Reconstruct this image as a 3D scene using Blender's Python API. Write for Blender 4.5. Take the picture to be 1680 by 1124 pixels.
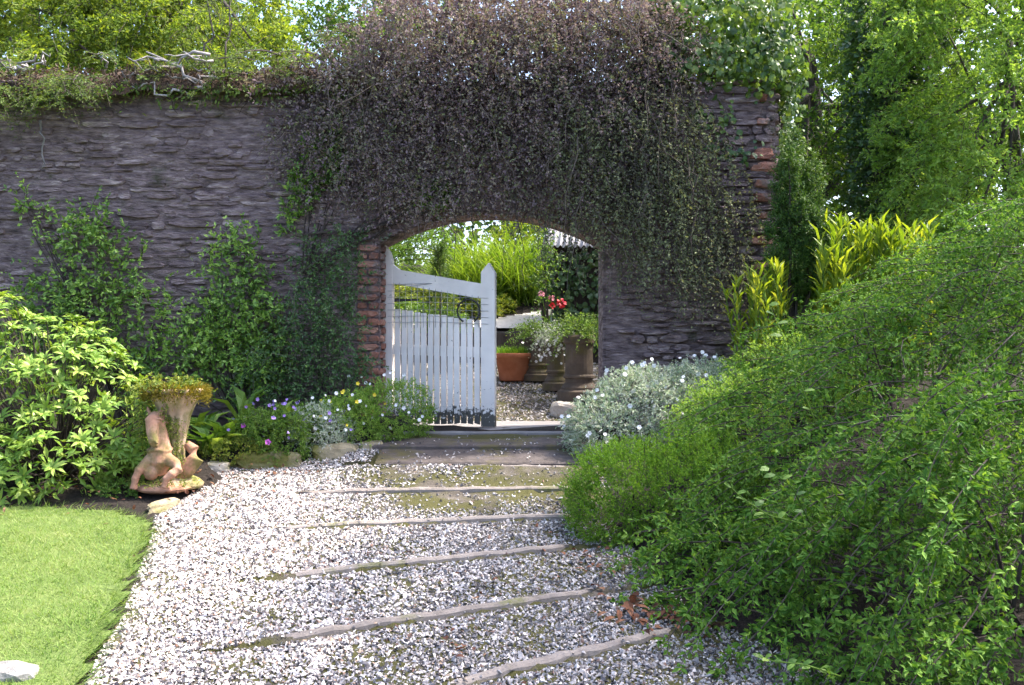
import bpy, bmesh, math, random
import numpy as np
from mathutils import Matrix, Vector

for o in list(bpy.data.objects):
    bpy.data.objects.remove(o)
S = bpy.context.scene
COL = S.collection
R = math.radians

# ------------------------------------------------------------------ camera
CAMZ = 1.55
F = 1680 * 35 / 36.0            # focal length in photo pixels
cam_d = bpy.data.cameras.new('camera')
cam = bpy.data.objects.new('camera', cam_d)
COL.objects.link(cam)
cam_d.lens = 35
cam_d.sensor_width = 36
cam_d.clip_end = 2000
cam.location = (0, 0, CAMZ)
cam.rotation_euler = (R(90), 0, 0)
S.camera = cam

# ------------------------------------------------------------------ world, sun, exposure
SUN_AZ, SUN_EL = 71.0, 57.0      # azimuth from +Y towards +X
w = bpy.data.worlds.new('World')
S.world = w
w.use_nodes = True
nt = w.node_tree
bg = nt.nodes['Background']
sky = nt.nodes.new('ShaderNodeTexSky')
sky.sky_type = 'NISHITA'
sky.sun_disc = False
sky.sun_elevation = R(SUN_EL)
sky.sun_rotation = R(SUN_AZ)
sky.dust_density = 4.0
sky.air_density = 0.8
sky.ozone_density = 2.0
nt.links.new(sky.outputs[0], bg.inputs[0])
bg.inputs[1].default_value = 0.15
sun_d = bpy.data.lights.new('sun', 'SUN')
sun_d.energy = 2.3
sun_d.angle = R(2.0)
sun_d.color = (1.0, 0.92, 0.82)
sun = bpy.data.objects.new('sun', sun_d)
COL.objects.link(sun)
to_sun = Vector((math.sin(R(SUN_AZ)) * math.cos(R(SUN_EL)), math.cos(R(SUN_AZ)) * math.cos(R(SUN_EL)), math.sin(R(SUN_EL))))
sun.rotation_euler = to_sun.to_track_quat('Z', 'Y').to_euler()
sun.location = (6, 12, 12)
S.view_settings.view_transform = 'Standard'
S.view_settings.look = 'None'
S.view_settings.gamma = 1.0
S.view_settings.use_curve_mapping = False
S.view_settings.exposure = 2.3
S.render.engine = 'CYCLES'
S.cycles.max_bounces = 8
S.cycles.diffuse_bounces = 4
S.cycles.transmission_bounces = 6
S.cycles.use_denoising = True

rng = np.random.default_rng(11)
random.seed(5)

# ------------------------------------------------------------------ helpers
def P(px, py, d):
    """photo pixel and distance from the camera plane -> world point"""
    return np.array([(px - 840) / F * d, d, CAMZ - (py - 562) / F * d])

def nrm(v):
    return v / np.maximum(np.linalg.norm(v, axis=-1, keepdims=True), 1e-9)

class Geo:
    def __init__(s):
        s.V = []; s.T = []; s.Q = []; s.n = 0
    def add(s, V, T=None, Q=None):
        V = np.asarray(V, float).reshape(-1, 3)
        if T is not None and len(T): s.T.append(np.asarray(T, np.int64).reshape(-1, 3) + s.n)
        if Q is not None and len(Q): s.Q.append(np.asarray(Q, np.int64).reshape(-1, 4) + s.n)
        s.V.append(V); s.n += len(V)
        return s
    def mesh(s, name, smooth=False):
        me = bpy.data.meshes.new(name)
        V = np.concatenate(s.V) if s.V else np.zeros((0, 3))
        T = np.concatenate(s.T) if s.T else np.zeros((0, 3), int)
        Q = np.concatenate(s.Q) if s.Q else np.zeros((0, 4), int)
        me.vertices.add(len(V)); me.vertices.foreach_set('co', V.astype(np.float32).ravel())
        nl = len(T) * 3 + len(Q) * 4
        me.loops.add(nl)
        me.loops.foreach_set('vertex_index', np.concatenate([T.ravel(), Q.ravel()]).astype(np.int32))
        me.polygons.add(len(T) + len(Q))
        st = np.concatenate([np.arange(len(T)) * 3, len(T) * 3 + np.arange(len(Q)) * 4]).astype(np.int32)
        me.polygons.foreach_set('loop_start', st)
        me.polygons.foreach_set('use_smooth', np.full(len(T) + len(Q), bool(smooth)))
        me.update(calc_edges=True)
        return me
    def obj(s, name, mat, parent=None, smooth=False, kind=None, label=None):
        o = bpy.data.objects.new(name, s.mesh(name, smooth))
        o.data.materials.append(mat)
        COL.objects.link(o)
        if parent is not None: o.parent = parent
        if kind: o['kind'] = kind
        if label: o['label'] = label
        return o

def tag(o, label, cat, group=None):
    o['label'] = label; o['category'] = cat
    if group: o['group'] = group
    return o

def thing(name, label, cat, loc=(0, 0, 0), group=None, rz=0):
    o = bpy.data.objects.new(name, None)
    o.empty_display_size = 0.1
    COL.objects.link(o)
    o.location = loc; o.rotation_euler = (0, 0, rz)
    return tag(o, label, cat, group)

def inv_of(p):
    return (Matrix.Translation(p.location) @ p.rotation_euler.to_matrix().to_4x4()).inverted()

def put(o, parent):
    """parent o (built in world coordinates) to a thing whose Empty stands elsewhere"""
    o.parent = parent
    o.matrix_parent_inverse = inv_of(parent)
    return o

def box(c, s, rot=None, jit=0):
    c = np.array(c, float); s = np.array(s, float) / 2
    V = np.array([[x, y, z] for z in (-1, 1) for y in (-1, 1) for x in (-1, 1)], float) * s
    if jit: V += rng.uniform(-jit, jit, V.shape)
    if rot is not None: V = V @ np.array(rot).T
    return V + c, np.array([[0, 2, 3, 1], [4, 5, 7, 6], [0, 1, 5, 4], [2, 6, 7, 3], [0, 4, 6, 2], [1, 3, 7, 5]])

def prism(poly, y0, y1):
    """polygon in XZ extruded along Y"""
    n = len(poly)
    V = [(x, y0, z) for x, z in poly] + [(x, y1, z) for x, z in poly]
    T = [(0, i, i + 1) for i in range(1, n - 1)] + [(n, n + i + 1, n + i) for i in range(1, n - 1)]
    Q = [(i, i + n, (i + 1) % n + n, (i + 1) % n) for i in range(n)]
    return np.array(V), np.array(T), np.array(Q)

def tube(pts, rad, ns=6):
    pts = np.asarray(pts, float); K = len(pts)
    rad = np.broadcast_to(np.asarray(rad, float), (K,))
    t = nrm(np.gradient(pts, axis=0))
    ref = np.array([0.13, 0.21, 1.0]) if abs(t[0, 2]) < 0.9 else np.array([1.0, 0.1, 0.1])
    u = nrm(np.cross(t, ref)); v = np.cross(t, u)
    a = np.arange(ns) / ns * 2 * np.pi
    V = pts[:, None] + rad[:, None, None] * (u[:, None] * np.cos(a)[None, :, None] + v[:, None] * np.sin(a)[None, :, None])
    Q = []
    for k in range(K - 1):
        for i in range(ns):
            j = (i + 1) % ns
            Q.append((k * ns + i, k * ns + j, (k + 1) * ns + j, (k + 1) * ns + i))
    T = [(0, i + 1, i) for i in range(1, ns - 1)] + [((K - 1) * ns, (K - 1) * ns + i, (K - 1) * ns + i + 1) for i in range(1, ns - 1)]
    return V.reshape(-1, 3), np.array(T), np.array(Q)

def twigs(Pn, r0, r1, ns=3):
    """Pn (N,K,3) many thin twigs at once"""
    N, K, _ = Pn.shape
    t = nrm(np.gradient(Pn, axis=1))
    ref = np.broadcast_to(np.array([0.3, 0.4, 0.86]), t.shape)
    u = nrm(np.cross(t, ref)); v = np.cross(t, u)
    a = np.arange(ns) / ns * 2 * np.pi
    r = np.linspace(1, 0, K)[None, :] * (np.broadcast_to(np.asarray(r0, float), (N,)) - r1)[:, None] + r1
    V = Pn[:, :, None] + r[:, :, None, None] * (u[:, :, None] * np.cos(a)[None, None, :, None] + v[:, :, None] * np.sin(a)[None, None, :, None])
    q = []
    for k in range(K - 1):
        for i in range(ns):
            j = (i + 1) % ns
            q.append((k * ns + i, k * ns + j, (k + 1) * ns + j, (k + 1) * ns + i))
    q = np.array(q)
    Q = (q[None] + (np.arange(N) * K * ns)[:, None, None]).reshape(-1, 4)
    return V.reshape(-1, 3), Q

def leaves(pos, ax, up, L, W, big=False, fold=0.25, droop=0.15):
    """folded leaves: 2 triangles each, or 6 when big"""
    N = len(pos)
    L = np.broadcast_to(np.asarray(L, float), (N,))[:, None]; W = np.broadcast_to(np.asarray(W, float), (N,))[:, None] / 2
    ax = nrm(ax); sd = nrm(np.cross(ax, up)); up = np.cross(sd, ax)
    if not big:
        V = np.stack([pos, pos + ax * L * .45 + sd * W + up * W * fold, pos + ax * L - up * L * droop * .5,
                      pos + ax * L * .45 - sd * W + up * W * fold], 1)
        T = np.array([[0, 2, 1], [0, 3, 2]])
        k = 4
    else:
        m = pos + ax * L * .5 + up * L * droop * .35
        V = np.stack([pos, m, pos + ax * L - up * L * droop,
                      pos + ax * L * .28 + sd * W * .85 + up * W * fold, pos + ax * L * .68 + sd * W * .85 + up * (W * fold - L * droop * .2),
                      pos + ax * L * .28 - sd * W * .85 + up * W * fold, pos + ax * L * .68 - sd * W * .85 + up * (W * fold - L * droop * .2)], 1)
        T = np.array([[0, 1, 3], [3, 1, 4], [4, 1, 2], [0, 5, 1], [5, 6, 1], [6, 2, 1]])
        k = 7
    TT = (T[None] + (np.arange(N) * k)[:, None, None]).reshape(-1, 3)
    return V.reshape(-1, 3), TT

def blades(base, d, L, W, bend, K=4, side=None):
    """grass / iris blades: strips of K quads curving over"""
    N = len(base)
    L = np.broadcast_to(np.asarray(L, float), (N,)); W = np.broadcast_to(np.asarray(W, float), (N,)); bend = np.broadcast_to(np.asarray(bend, float), (N,))
    d = nrm(d)
    h = d.copy(); h[:, 2] = 0
    h = nrm(h + rng.normal(0, .05, h.shape) * [1, 1, 0])
    if side is None:
        side = nrm(np.stack([-h[:, 1], h[:, 0], np.zeros(N)], 1) + rng.normal(0, .6, (N, 3)) * [1, 1, .2])
    t = np.linspace(0, 1, K + 1)
    C = base[:, None] + d[:, None] * (L[:, None] * t)[:, :, None] + h[:, None] * (L * bend)[:, None, None] * (t ** 2)[None, :, None] \
        - np.array([0, 0, 1.0]) * (L * bend * .7)[:, None, None] * (t ** 3)[None, :, None]
    wd = W[:, None] * np.array([(.75 + .25 * x) * (1 - x ** 2.5) + (.02 if K > 1 else .12) for x in t])[None] / 2
    V = np.stack([C - side[:, None] * wd[:, :, None], C + side[:, None] * wd[:, :, None]], 2).reshape(N, -1, 3)
    q = np.array([[2 * k, 2 * k + 1, 2 * k + 3, 2 * k + 2] for k in range(K)])
    Q = (q[None] + (np.arange(N) * (2 * K + 2))[:, None, None]).reshape(-1, 4)
    return V.reshape(-1, 3), Q

def rvec(n):
    return nrm(rng.normal(size=(n, 3)))

def sprays(st, d, L, nl, ll, lw, droop=.3, ang=55, flat=None, wob=.12, tw=.004, K=6, t0=.08, tufts=1, var=.35):
    """leafy twigs. returns (leaf V,T), (twig V,Q). flat: None = leaves all round, vector = herringbone in the plane normal to it"""
    N = len(st); nl = max(5, int(nl * .85)); ll = ll * 1.05; lw = lw * 1.08
    L = np.broadcast_to(np.asarray(L, float), (N,))
    d = nrm(d)
    wa = rvec(N) * wob; wb = rvec(N) * wob * .6
    def at(t):
        t = t[..., None]
        return st[:, None] + L[:, None, None] * (d[:, None] * t + wa[:, None] * np.sin(t * 3.1) + wb[:, None] * np.sin(t * 6.5)) \
            + np.array([0, 0, -1.0]) * (droop * L)[:, None, None] * t ** 2
    K = min(K, 4); tk = np.broadcast_to(np.linspace(0, 1, K), (N, K))
    keep = rng.random(N) < (.3 if N > 150 else .6)
    tw_geo = twigs(at(tk)[keep], tw * 1.25, tw * .4)
    tl = np.clip(np.linspace(t0, 1, nl)[None] + rng.normal(0, .4 / nl, (N, nl)), 0, 1)
    p = at(tl); tan = nrm(at(np.clip(tl + .02, 0, 1.02)) - at(tl - .02))
    tl2 = np.repeat(tl, tufts, 1); p = np.repeat(p, tufts, 1); tan = np.repeat(tan, tufts, 1)
    M = nl * tufts
    if flat is None:
        r = rvec(N * M).reshape(N, M, 3)
        side = nrm(np.cross(tan, r))
    else:
        s = nrm(np.cross(tan, np.broadcast_to(flat, tan.shape)))
        sg = np.where(np.arange(M) % 2 == 0, 1., -1.)[None, :, None]
        side = nrm(s * sg + rng.normal(0, .25, s.shape))
    a = np.radians(ang + rng.normal(0, 14, (N, M)))[..., None]
    ax = tan * np.cos(a) + side * np.sin(a)
    up = nrm(np.array([0, -.25, .55]) + rng.normal(0, .55, ax.shape))
    sz = (1 + rng.uniform(-var, var, (N, M))) * (1 - .45 * tl2 ** 3)
    return leaves(p.reshape(-1, 3), ax.reshape(-1, 3), up.reshape(-1, 3), (ll * sz).ravel(), (lw * sz).ravel()), tw_geo

def fans(lg, tg, st, d, nv, L, nsub=10, sub=.42, nl=11, tufts=2, ll=.03, lw=.014, droop=.35, ang=50, tw=.003, var=.4, lift=.0, K=6, **kw):
    """branches carrying a flat fan of leafy side twigs; nv = normal of each fan's plane"""
    N_ = len(st); d = nrm(d); nv = nrm(nv - d * (nv * d).sum(1, keepdims=True)); side = np.cross(d, nv)
    L = np.broadcast_to(np.asarray(L, float), (N_,))
    wa = side * rng.normal(0, .10, (N_, 1)) + nv * rng.normal(0, .05, (N_, 1))
    def at(t): return st[:, None] + L[:, None, None] * (d[:, None] * t[..., None] + wa[:, None] * np.sin(t[..., None] * 3)) - np.array([0, 0, 1.]) * (droop * L)[:, None, None] * (t ** 2)[..., None]
    V, Q = twigs(at(np.broadcast_to(np.linspace(0, 1, 7), (N_, 7))), tw * 1.8, tw * .6, 4); tg.add(V, None, Q)
    t = np.clip(np.linspace(.12, .97, nsub)[None] + rng.normal(0, .03, (N_, nsub)), 0, 1)
    p = at(t); sg = np.where(np.arange(nsub) % 2 == 0, 1., -1.)[None, :, None]
    tan = nrm(at(np.clip(t + .02, 0, 1.05)) - at(t - .02))
    sd = tan * rng.uniform(.6, 1.1, (N_, nsub, 1)) + side[:, None] * sg * rng.uniform(.5, .9, (N_, nsub, 1)) + nv[:, None] * (lift + rng.normal(0, .18, (N_, nsub, 1)))
    Ls = (L[:, None] * sub * (1.05 - .65 * t) * rng.uniform(.7, 1.25, (N_, nsub))).ravel()
    (V, T), (TV, TQ) = sprays(p.reshape(-1, 3), sd.reshape(-1, 3), Ls, nl, ll, lw, droop=droop * .6, ang=ang, tw=tw * .6, K=4, tufts=tufts, var=var, **kw)
    lg.add(V, T); tg.add(TV, None, TQ)
    (V, T), _ = sprays(at(np.full((N_, 1), .45))[:, 0], nrm(at(np.full((N_, 1), 1.)) - at(np.full((N_, 1), .45)))[:, 0], L * .55, int(nl * 1.4), ll, lw, droop=.1, ang=ang, tw=tw * .5, K=3, tufts=tufts, var=var)
    lg.add(V, T)

def blob_points(blobs, n, shell=(.8, 1.0), face=-.35):
    """points in the outer shell of a union of ellipsoids [(c, r)], with outward normals; sides turned far from the camera thinned"""
    blobs = [(np.array(c, float), np.array(r, float)) for c, r in blobs]
    wts = np.array([(r[0] * r[1] + r[1] * r[2] + r[0] * r[2]) for c, r in blobs]); wts /= wts.sum()
    PP, NN = [], []
    for (c, r), wt in zip(blobs, wts):
        m = int(n * wt * 2.2) + 8
        u = rvec(m)
        k = rng.uniform(*shell, m)[:, None]
        p = c + u * r * k; nn = nrm(u / r)
        keep = np.ones(m, bool)
        for c2, r2 in blobs:
            if c2 is c: continue
            keep &= (((p - c2) / r2) ** 2).sum(1) > .72
        tc = nrm(np.array([0, 0, CAMZ]) - p)
        f = (nn * tc).sum(1)
        keep &= (f > face) | (rng.random(m) < .35)
        p, nn = p[keep], nn[keep]
        q = int(n * wt) + 1
        PP.append(p[:q]); NN.append(nn[:q])
    return np.concatenate(PP), np.concatenate(NN)

# ------------------------------------------------------------------ materials
def newmat(name):
    m = bpy.data.materials.new(name); m.use_nodes = True
    n = m.node_tree
    return m, n, n.nodes['Principled BSDF'], n.nodes['Material Output']

def N(n, t, **kw):
    x = n.nodes.new(t)
    for k, v in kw.items():
        if k.startswith('i_'):
            x.inputs[k[2:].replace('_', ' ')].default_value = v
        else: setattr(x, k, v)
    return x

def ramp(n, stops, interp='LINEAR'):
    r = n.nodes.new('ShaderNodeValToRGB'); cr = r.color_ramp; cr.interpolation = interp
    while len(cr.elements) < len(stops): cr.elements.new(.5)
    for e, (p, c) in zip(cr.elements, stops):
        e.position = p; e.color = tuple(c) + (1,) if len(c) == 3 else c
    return r

def even(cols):
    return [(i / max(len(cols) - 1, 1), c) for i, c in enumerate(cols)]

def island_random(n):
    g = N(n, 'ShaderNodeNewGeometry'); oi = N(n, 'ShaderNodeObjectInfo')
    a = N(n, 'ShaderNodeMath', operation='ADD'); f = N(n, 'ShaderNodeMath', operation='FRACT')
    n.links.new(g.outputs['Random Per Island'], a.inputs[0]); n.links.new(oi.outputs['Random'], a.inputs[1]); n.links.new(a.outputs[0], f.inputs[0])
    return f.outputs[0]

def coords(n):
    return N(n, 'ShaderNodeTexCoord').outputs['Object']

def leafmat(name, cols, trans=.35, rough=.5, tcol=(1.25, 1.15, .5), spec=.35, clump=1.2):
    m, n, b, out = newmat(name)
    rnd = island_random(n)
    g = N(n, 'ShaderNodeNewGeometry')
    nz = N(n, 'ShaderNodeTexNoise', i_Scale=clump, i_Detail=2.0)
    n.links.new(g.outputs['Position'], nz.inputs['Vector'])
    mx = N(n, 'ShaderNodeMath', operation='MULTIPLY_ADD'); mx.inputs[1].default_value = .8; 
    n.links.new(nz.outputs['Fac'], mx.inputs[0])
    sub = N(n, 'ShaderNodeMath', operation='MULTIPLY_ADD'); sub.inputs[1].default_value = .75; sub.inputs[2].default_value = -.3
    n.links.new(rnd, sub.inputs[0]); n.links.new(sub.outputs[0], mx.inputs[2])
    r = ramp(n, even(cols)); n.links.new(mx.outputs[0], r.inputs[0])
    n.links.new(r.outputs[0], b.inputs['Base Color'])
    b.inputs['Roughness'].default_value = rough; b.inputs['Specular IOR Level'].default_value = spec
    t = N(n, 'ShaderNodeBsdfTranslucent')
    mc = N(n, 'ShaderNodeMix', data_type='RGBA', blend_type='MULTIPLY'); mc.inputs[0].default_value = 1
    n.links.new(r.outputs[0], mc.inputs[6]); mc.inputs[7].default_value = tuple(tcol) + (1,)
    n.links.new(mc.outputs[2], t.inputs['Color'])
    mix = N(n, 'ShaderNodeMixShader'); mix.inputs[0].default_value = trans
    n.links.new(b.outputs[0], mix.inputs[1]); n.links.new(t.outputs[0], mix.inputs[2]); n.links.new(mix.outputs[0], out.inputs[0])
    return m

def rockmat(name, cols, scale=6, stretch=(1, 1, 1), rough=.85, bump=.5, bscale=30, per=.5, dist=.02, detail=8, moss=None, mossamt=.5, con=1.5):
    """noise-coloured solid: stone, soil, bark, plaster ... optional moss patches"""
    m, n, b, out = newmat(name)
    g = N(n, 'ShaderNodeNewGeometry'); mp = N(n, 'ShaderNodeMapping'); mp.inputs['Scale'].default_value = stretch
    n.links.new(g.outputs['Position'], mp.inputs[0])
    nz = N(n, 'ShaderNodeTexNoise', i_Scale=scale, i_Detail=detail, i_Roughness=.62); n.links.new(mp.outputs[0], nz.inputs['Vector'])
    rnd = island_random(n)
    a = N(n, 'ShaderNodeMath', operation='MULTIPLY_ADD'); a.inputs[1].default_value = per; n.links.new(rnd, a.inputs[0])
    s = N(n, 'ShaderNodeMath', operation='MULTIPLY_ADD'); s.inputs[1].default_value = con; s.inputs[2].default_value = .5 - con / 2 - per / 2
    n.links.new(nz.outputs['Fac'], s.inputs[0]); n.links.new(s.outputs[0], a.inputs[2])
    r = ramp(n, even(cols)); n.links.new(a.outputs[0], r.inputs[0])
    col = r.outputs[0]
    if moss:
        n2 = N(n, 'ShaderNodeTexNoise', i_Scale=2.2, i_Detail=6.0, i_Roughness=.7); n.links.new(g.outputs['Position'], n2.inputs['Vector'])
        r2 = ramp(n, [(1 - mossamt - .06, (0, 0, 0)), (1 - mossamt + .06, (1, 1, 1))]); n.links.new(n2.outputs['Fac'], r2.inputs[0])
        mc = N(n, 'ShaderNodeMix', data_type='RGBA'); n.links.new(r2.outputs[0], mc.inputs[0]); n.links.new(col, mc.inputs[6]); mc.inputs[7].default_value = tuple(moss) + (1,)
        col = mc.outputs[2]
    n.links.new(col, b.inputs['Base Color'])
    b.inputs['Roughness'].default_value = rough
    b.inputs['Specular IOR Level'].default_value = .3
    nb = N(n, 'ShaderNodeTexNoise', i_Scale=bscale, i_Detail=8.0, i_Roughness=.65); n.links.new(mp.outputs[0], nb.inputs['Vector'])
    bp = N(n, 'ShaderNodeBump', i_Strength=bump, i_Distance=dist); n.links.new(nb.outputs['Fac'], bp.inputs['Height']); n.links.new(bp.outputs[0], b.inputs['Normal'])
    return m

def plainmat(name, col, rough=.6, metal=0, trans=0):
    m, n, b, out = newmat(name)
    rnd = island_random(n)
    h = N(n, 'ShaderNodeHueSaturation'); h.inputs['Color'].default_value = tuple(col) + (1,)
    a = N(n, 'ShaderNodeMath', operation='MULTIPLY_ADD'); a.inputs[1].default_value = .5; a.inputs[2].default_value = .75
    n.links.new(rnd, a.inputs[0]); n.links.new(a.outputs[0], h.inputs['Value']); n.links.new(h.outputs[0], b.inputs['Base Color'])
    b.inputs['Roughness'].default_value = rough; b.inputs['Metallic'].default_value = metal
    return m

M = {}
M['stone'] = rockmat('slate_stone', [(0.078, 0.056, 0.055), (0.220, 0.160, 0.160), (0.348, 0.263, 0.258), (0.672, 0.549, 0.515)], scale=7, stretch=(1, 1, 4), bump=1, bscale=14, per=.35, dist=.06, con=2.1, moss=(.10, .10, .05), mossamt=.36)
M['mortar'] = rockmat('lime_mortar', [(0.045, 0.034, 0.033), (0.194, 0.140, 0.139), (0.348, 0.263, 0.258), (0.645, 0.504, 0.474)], scale=6, stretch=(1, 1, 4), bump=1, bscale=11, con=2.3, per=0, dist=.09, moss=(.09, .095, .05), mossamt=.36)
M['brick'] = rockmat('red_brick', [(.14, .075, .06), (.30, .13, .09), (.42, .24, .18)], scale=9, bump=.6, bscale=40, per=.6, moss=(.20, .175, .165), mossamt=.43)
M['soil'] = rockmat('bed_soil', [(0.007, 0.005, 0.005), (0.021, 0.015, 0.011), (0.041, 0.031, 0.025)], scale=9, bump=1, bscale=22, per=0, dist=.05)
M['turf'] = rockmat('turf', [(0.070, 0.105, 0.028), (0.126, 0.182, 0.042), (0.196, 0.224, 0.070)], scale=6, bump=1, bscale=60, per=0)
M['path'] = rockmat('mossy_path', [(0.036, 0.030, 0.024), (0.096, 0.081, 0.066), (0.180, 0.156, 0.132)], scale=7, bump=.8, bscale=60, per=0, moss=(.065, .062, .016), mossamt=.55)
M['slab'] = rockmat('dark_slab', [(0.040, 0.032, 0.030), (0.088, 0.072, 0.066), (0.152, 0.128, 0.120)], scale=9, bump=.6, bscale=40, per=0, moss=(.10, .085, .035), mossamt=.45)
M['threshold'] = rockmat('pale_slab', [(.14, .13, .13), (.22, .205, .2), (.32, .30, .29)], scale=6, bump=.3, bscale=50, per=0)
M['edging'] = rockmat('step_concrete', [(0.125, 0.107, 0.094), (0.236, 0.202, 0.179), (0.319, 0.280, 0.249)], scale=12, bump=.4, bscale=45, per=.25, moss=(.12, .125, .04), mossamt=.38)
M['bark'] = rockmat('bark', [(.03, .024, .02), (.08, .065, .055), (.15, .13, .115)], scale=10, stretch=(1, 1, .35), bump=.9, bscale=22, per=.3)
M['deadwood'] = rockmat('bleached_root', [(.14, .12, .115), (.30, .275, .265), (.45, .42, .41)], scale=14, bump=.5, bscale=40, per=.4)
M['twig'] = rockmat('twig', [(.025, .018, .015), (.06, .046, .038), (.12, .10, .085)], scale=20, bump=.2, per=.6)
M['terracotta'] = rockmat('terracotta', [(.25, .08, .035), (.38, .135, .065), (.46, .20, .11)], scale=7, bump=.2, bscale=40, per=0)
M['oldterra'] = rockmat('weathered_terracotta', [(.16, .08, .05), (.42, .22, .14), (.60, .38, .28)], scale=9, bump=.35, bscale=45, per=0, moss=(.16, .14, .045), mossamt=.47)

# ------------------------------------------------------------------ terrain height
LV = [.735, .64, .54, .44, .34, .24, .14, .04, -.06]
EP = {2: ((640, 763), (930, 768)), 3: ((490, 806), (950, 801)), 4: ((450, 864), (950, 846)), 5: ((440, 946), (935, 897)),
      6: ((428, 1052), (975, 971)), 7: ((735, 1124), (1110, 1035))}
def onz(px, py, z):
    d = (CAMZ - z) * F / (py - 562.0)
    return np.array([(px - 840) / F * d, d])
EDGE = {k: (onz(*a, LV[k]), onz(*b, LV[k])) for k, (a, b) in EP.items()}
EDGE[0] = (np.array([-1.27, 9.1]), np.array([.9, 9.1]))
EDGE[1] = (np.array([-1.27, 8.58]), np.array([.9, 8.60]))
def eY(k, X):
    if k > 7: return eY(7, X) - .8 * (k - 7)
    a, b = EDGE[k]
    Xc = np.clip(X, -1.35, 1.1)
    return a[1] + (Xc - a[0]) / (b[0] - a[0]) * (b[1] - a[1])
def sstep(x, a, b):
    t = np.clip((x - a) / (b - a), 0, 1); return t * t * (3 - 2 * t)
BACKY = [9.1, 10.3, 10.9, 11.9, 12.85, 13.2, 14.5, 17, 21, 40, 400]
BACKZ = [.70, .72, .90, 1.09, 1.28, 1.66, 1.85, 2.75, 3.6, 4.2, 4.2]
def Hpath(X, Y):
    X = np.asarray(X, float); Y = np.asarray(Y, float)
    ks = list(range(0, 14))
    yk = [eY(k, X) for k in ks]; lv = [LV[k] if k < 9 else LV[8] - .06 * (k - 8) for k in ks]
    zr = np.full(X.shape, lv[-1]); zs = np.full(X.shape, lv[-1])
    for i in range(len(ks) - 1, 0, -1):
        m = (Y >= yk[i]) & (Y < yk[i - 1])
        f = (Y - yk[i]) / (yk[i - 1] - yk[i])
        zr = np.where(m, lv[i] + f * (lv[i - 1] - lv[i]) - .035, zr)
        zs = np.where(m, lv[i] - .012 + (.118 if i == 3 else .076) * sstep(f, .05, 1), zs)
    st = sstep(X, -1.7, -1.25)
    z = zr * (1 - st) + zs * st
    zb = np.interp(Y, BACKY, BACKZ)
    return np.where(Y >= yk[0], zb, z)
def inpoly(X, Y, poly):
    X = np.asarray(X); Y = np.asarray(Y); c = np.zeros(X.shape, bool); n = len(poly)
    for i in range(n):
        x1, y1 = poly[i]; x2, y2 = poly[i - 1]
        if y1 == y2: continue
        c ^= ((y1 > Y) != (y2 > Y)) & (X < (x2 - x1) * (Y - y1) / (y2 - y1) + x1)
    return c
PATH = [(-1.3, 1.5), (-1.62, 3.4), (-1.88, 4.47), (-1.97, 5.03), (-2.12, 5.6), (-2.33, 6.45), (-2.48, 6.9), (-2.42, 7.3), (-2.33, 7.75), (-2.45, 8.2), (-1.9, 8.36), (-1.5, 8.5), (-1.2, 8.75), (-1.2, 9.1),
        (.75, 9.1), (.75, 8.0), (.75, 6.6), (1.0, 5.6), (1.45, 4.9), (1.9, 4.0), (1.9, 1.5)]
LAWN = [(-1.32, 1.5), (-1.62, 3.4), (-1.90, 4.47), (-1.99, 5.03), (-2.14, 5.6), (-2.34, 6.45), (-2.46, 6.72), (-2.8, 6.95), (-3.4, 7.02), (-4.2, 6.98), (-9, 6.6), (-9, 1.5)]
BACKPATH = [(-1.25, 10.3), (.95, 10.3), (1.3, 12.8), (-1.25, 12.8)]
def Hsoil(X, Y):
    h = Hpath(X, Y)
    front = Y < 9.6
    bed = np.where(front, .04 + .10 * sstep(Y, 6.9, 9.0) * (X < -1.0) + .12 * sstep(X, 1.3, 2.6) + .35 * sstep(X, 1.4, 3.2) * sstep(Y, 5, 9), 0)
    return h + bed
def ndnoise(X, Y, s=1.0, seed=0):
    r = np.random.default_rng(seed); z = 0
    for i in range(6):
        a = r.uniform(0, 6.28); k = s * (1.6 ** i); ph = r.uniform(0, 6.28)
        z = z + np.sin((X * np.cos(a) + Y * np.sin(a)) * k + ph) / (1.4 ** i)
    return z / 2.5

def sheet(xs, ys, hf, mask=None):
    X, Y = np.meshgrid(xs, ys); Z = hf(X, Y)
    V = np.stack([X, Y, Z], 2).reshape(-1, 3); nx = len(xs); ny = len(ys)
    i = np.arange((nx - 1) * (ny - 1)); r = i // (nx - 1); c = i % (nx - 1); a = r * nx + c
    Q = np.stack([a, a + 1, a + nx + 1, a + nx], 1)
    if mask is not None:
        cx = (X[:-1, :-1] + X[1:, 1:]).ravel() / 2; cy = (Y[:-1, :-1] + Y[1:, 1:]).ravel() / 2
        Q = Q[mask(cx, cy)]
        used = np.unique(Q); mp = np.zeros(len(V), int); mp[used] = np.arange(len(used)); V = V[used]; Q = mp[Q]
    return V, None, Q

xs = np.concatenate([np.linspace(-300, -8, 12)[:-1], np.arange(-8, 7, .12), np.linspace(7, 300, 12)])
ys = np.concatenate([np.linspace(-100, 1, 8)[:-1], np.arange(1, 18, .12), np.linspace(18, 400, 14)])
def hg(X, Y):
    inside = inpoly(X, Y, PATH) | inpoly(X, Y, BACKPATH)
    return np.where(inside, Hpath(X, Y) - .05, Hsoil(X, Y) + .02 * ndnoise(X, Y, 6, 3) * (np.abs(X) < 8)) - np.where(inpoly(X, Y, LAWN), .04, 0)
ground = Geo().add(*sheet(xs, ys, hg)).obj('ground', M['soil'], smooth=True); ground['kind'] = 'structure'
g = Geo().add(*sheet(np.arange(-2.6, 2.0, .04), np.arange(3.0, 9.12, .04), lambda X, Y: Hpath(X, Y) + .008 + .006 * ndnoise(X, Y, 9, 1), lambda X, Y: inpoly(X, Y, PATH)))
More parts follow.
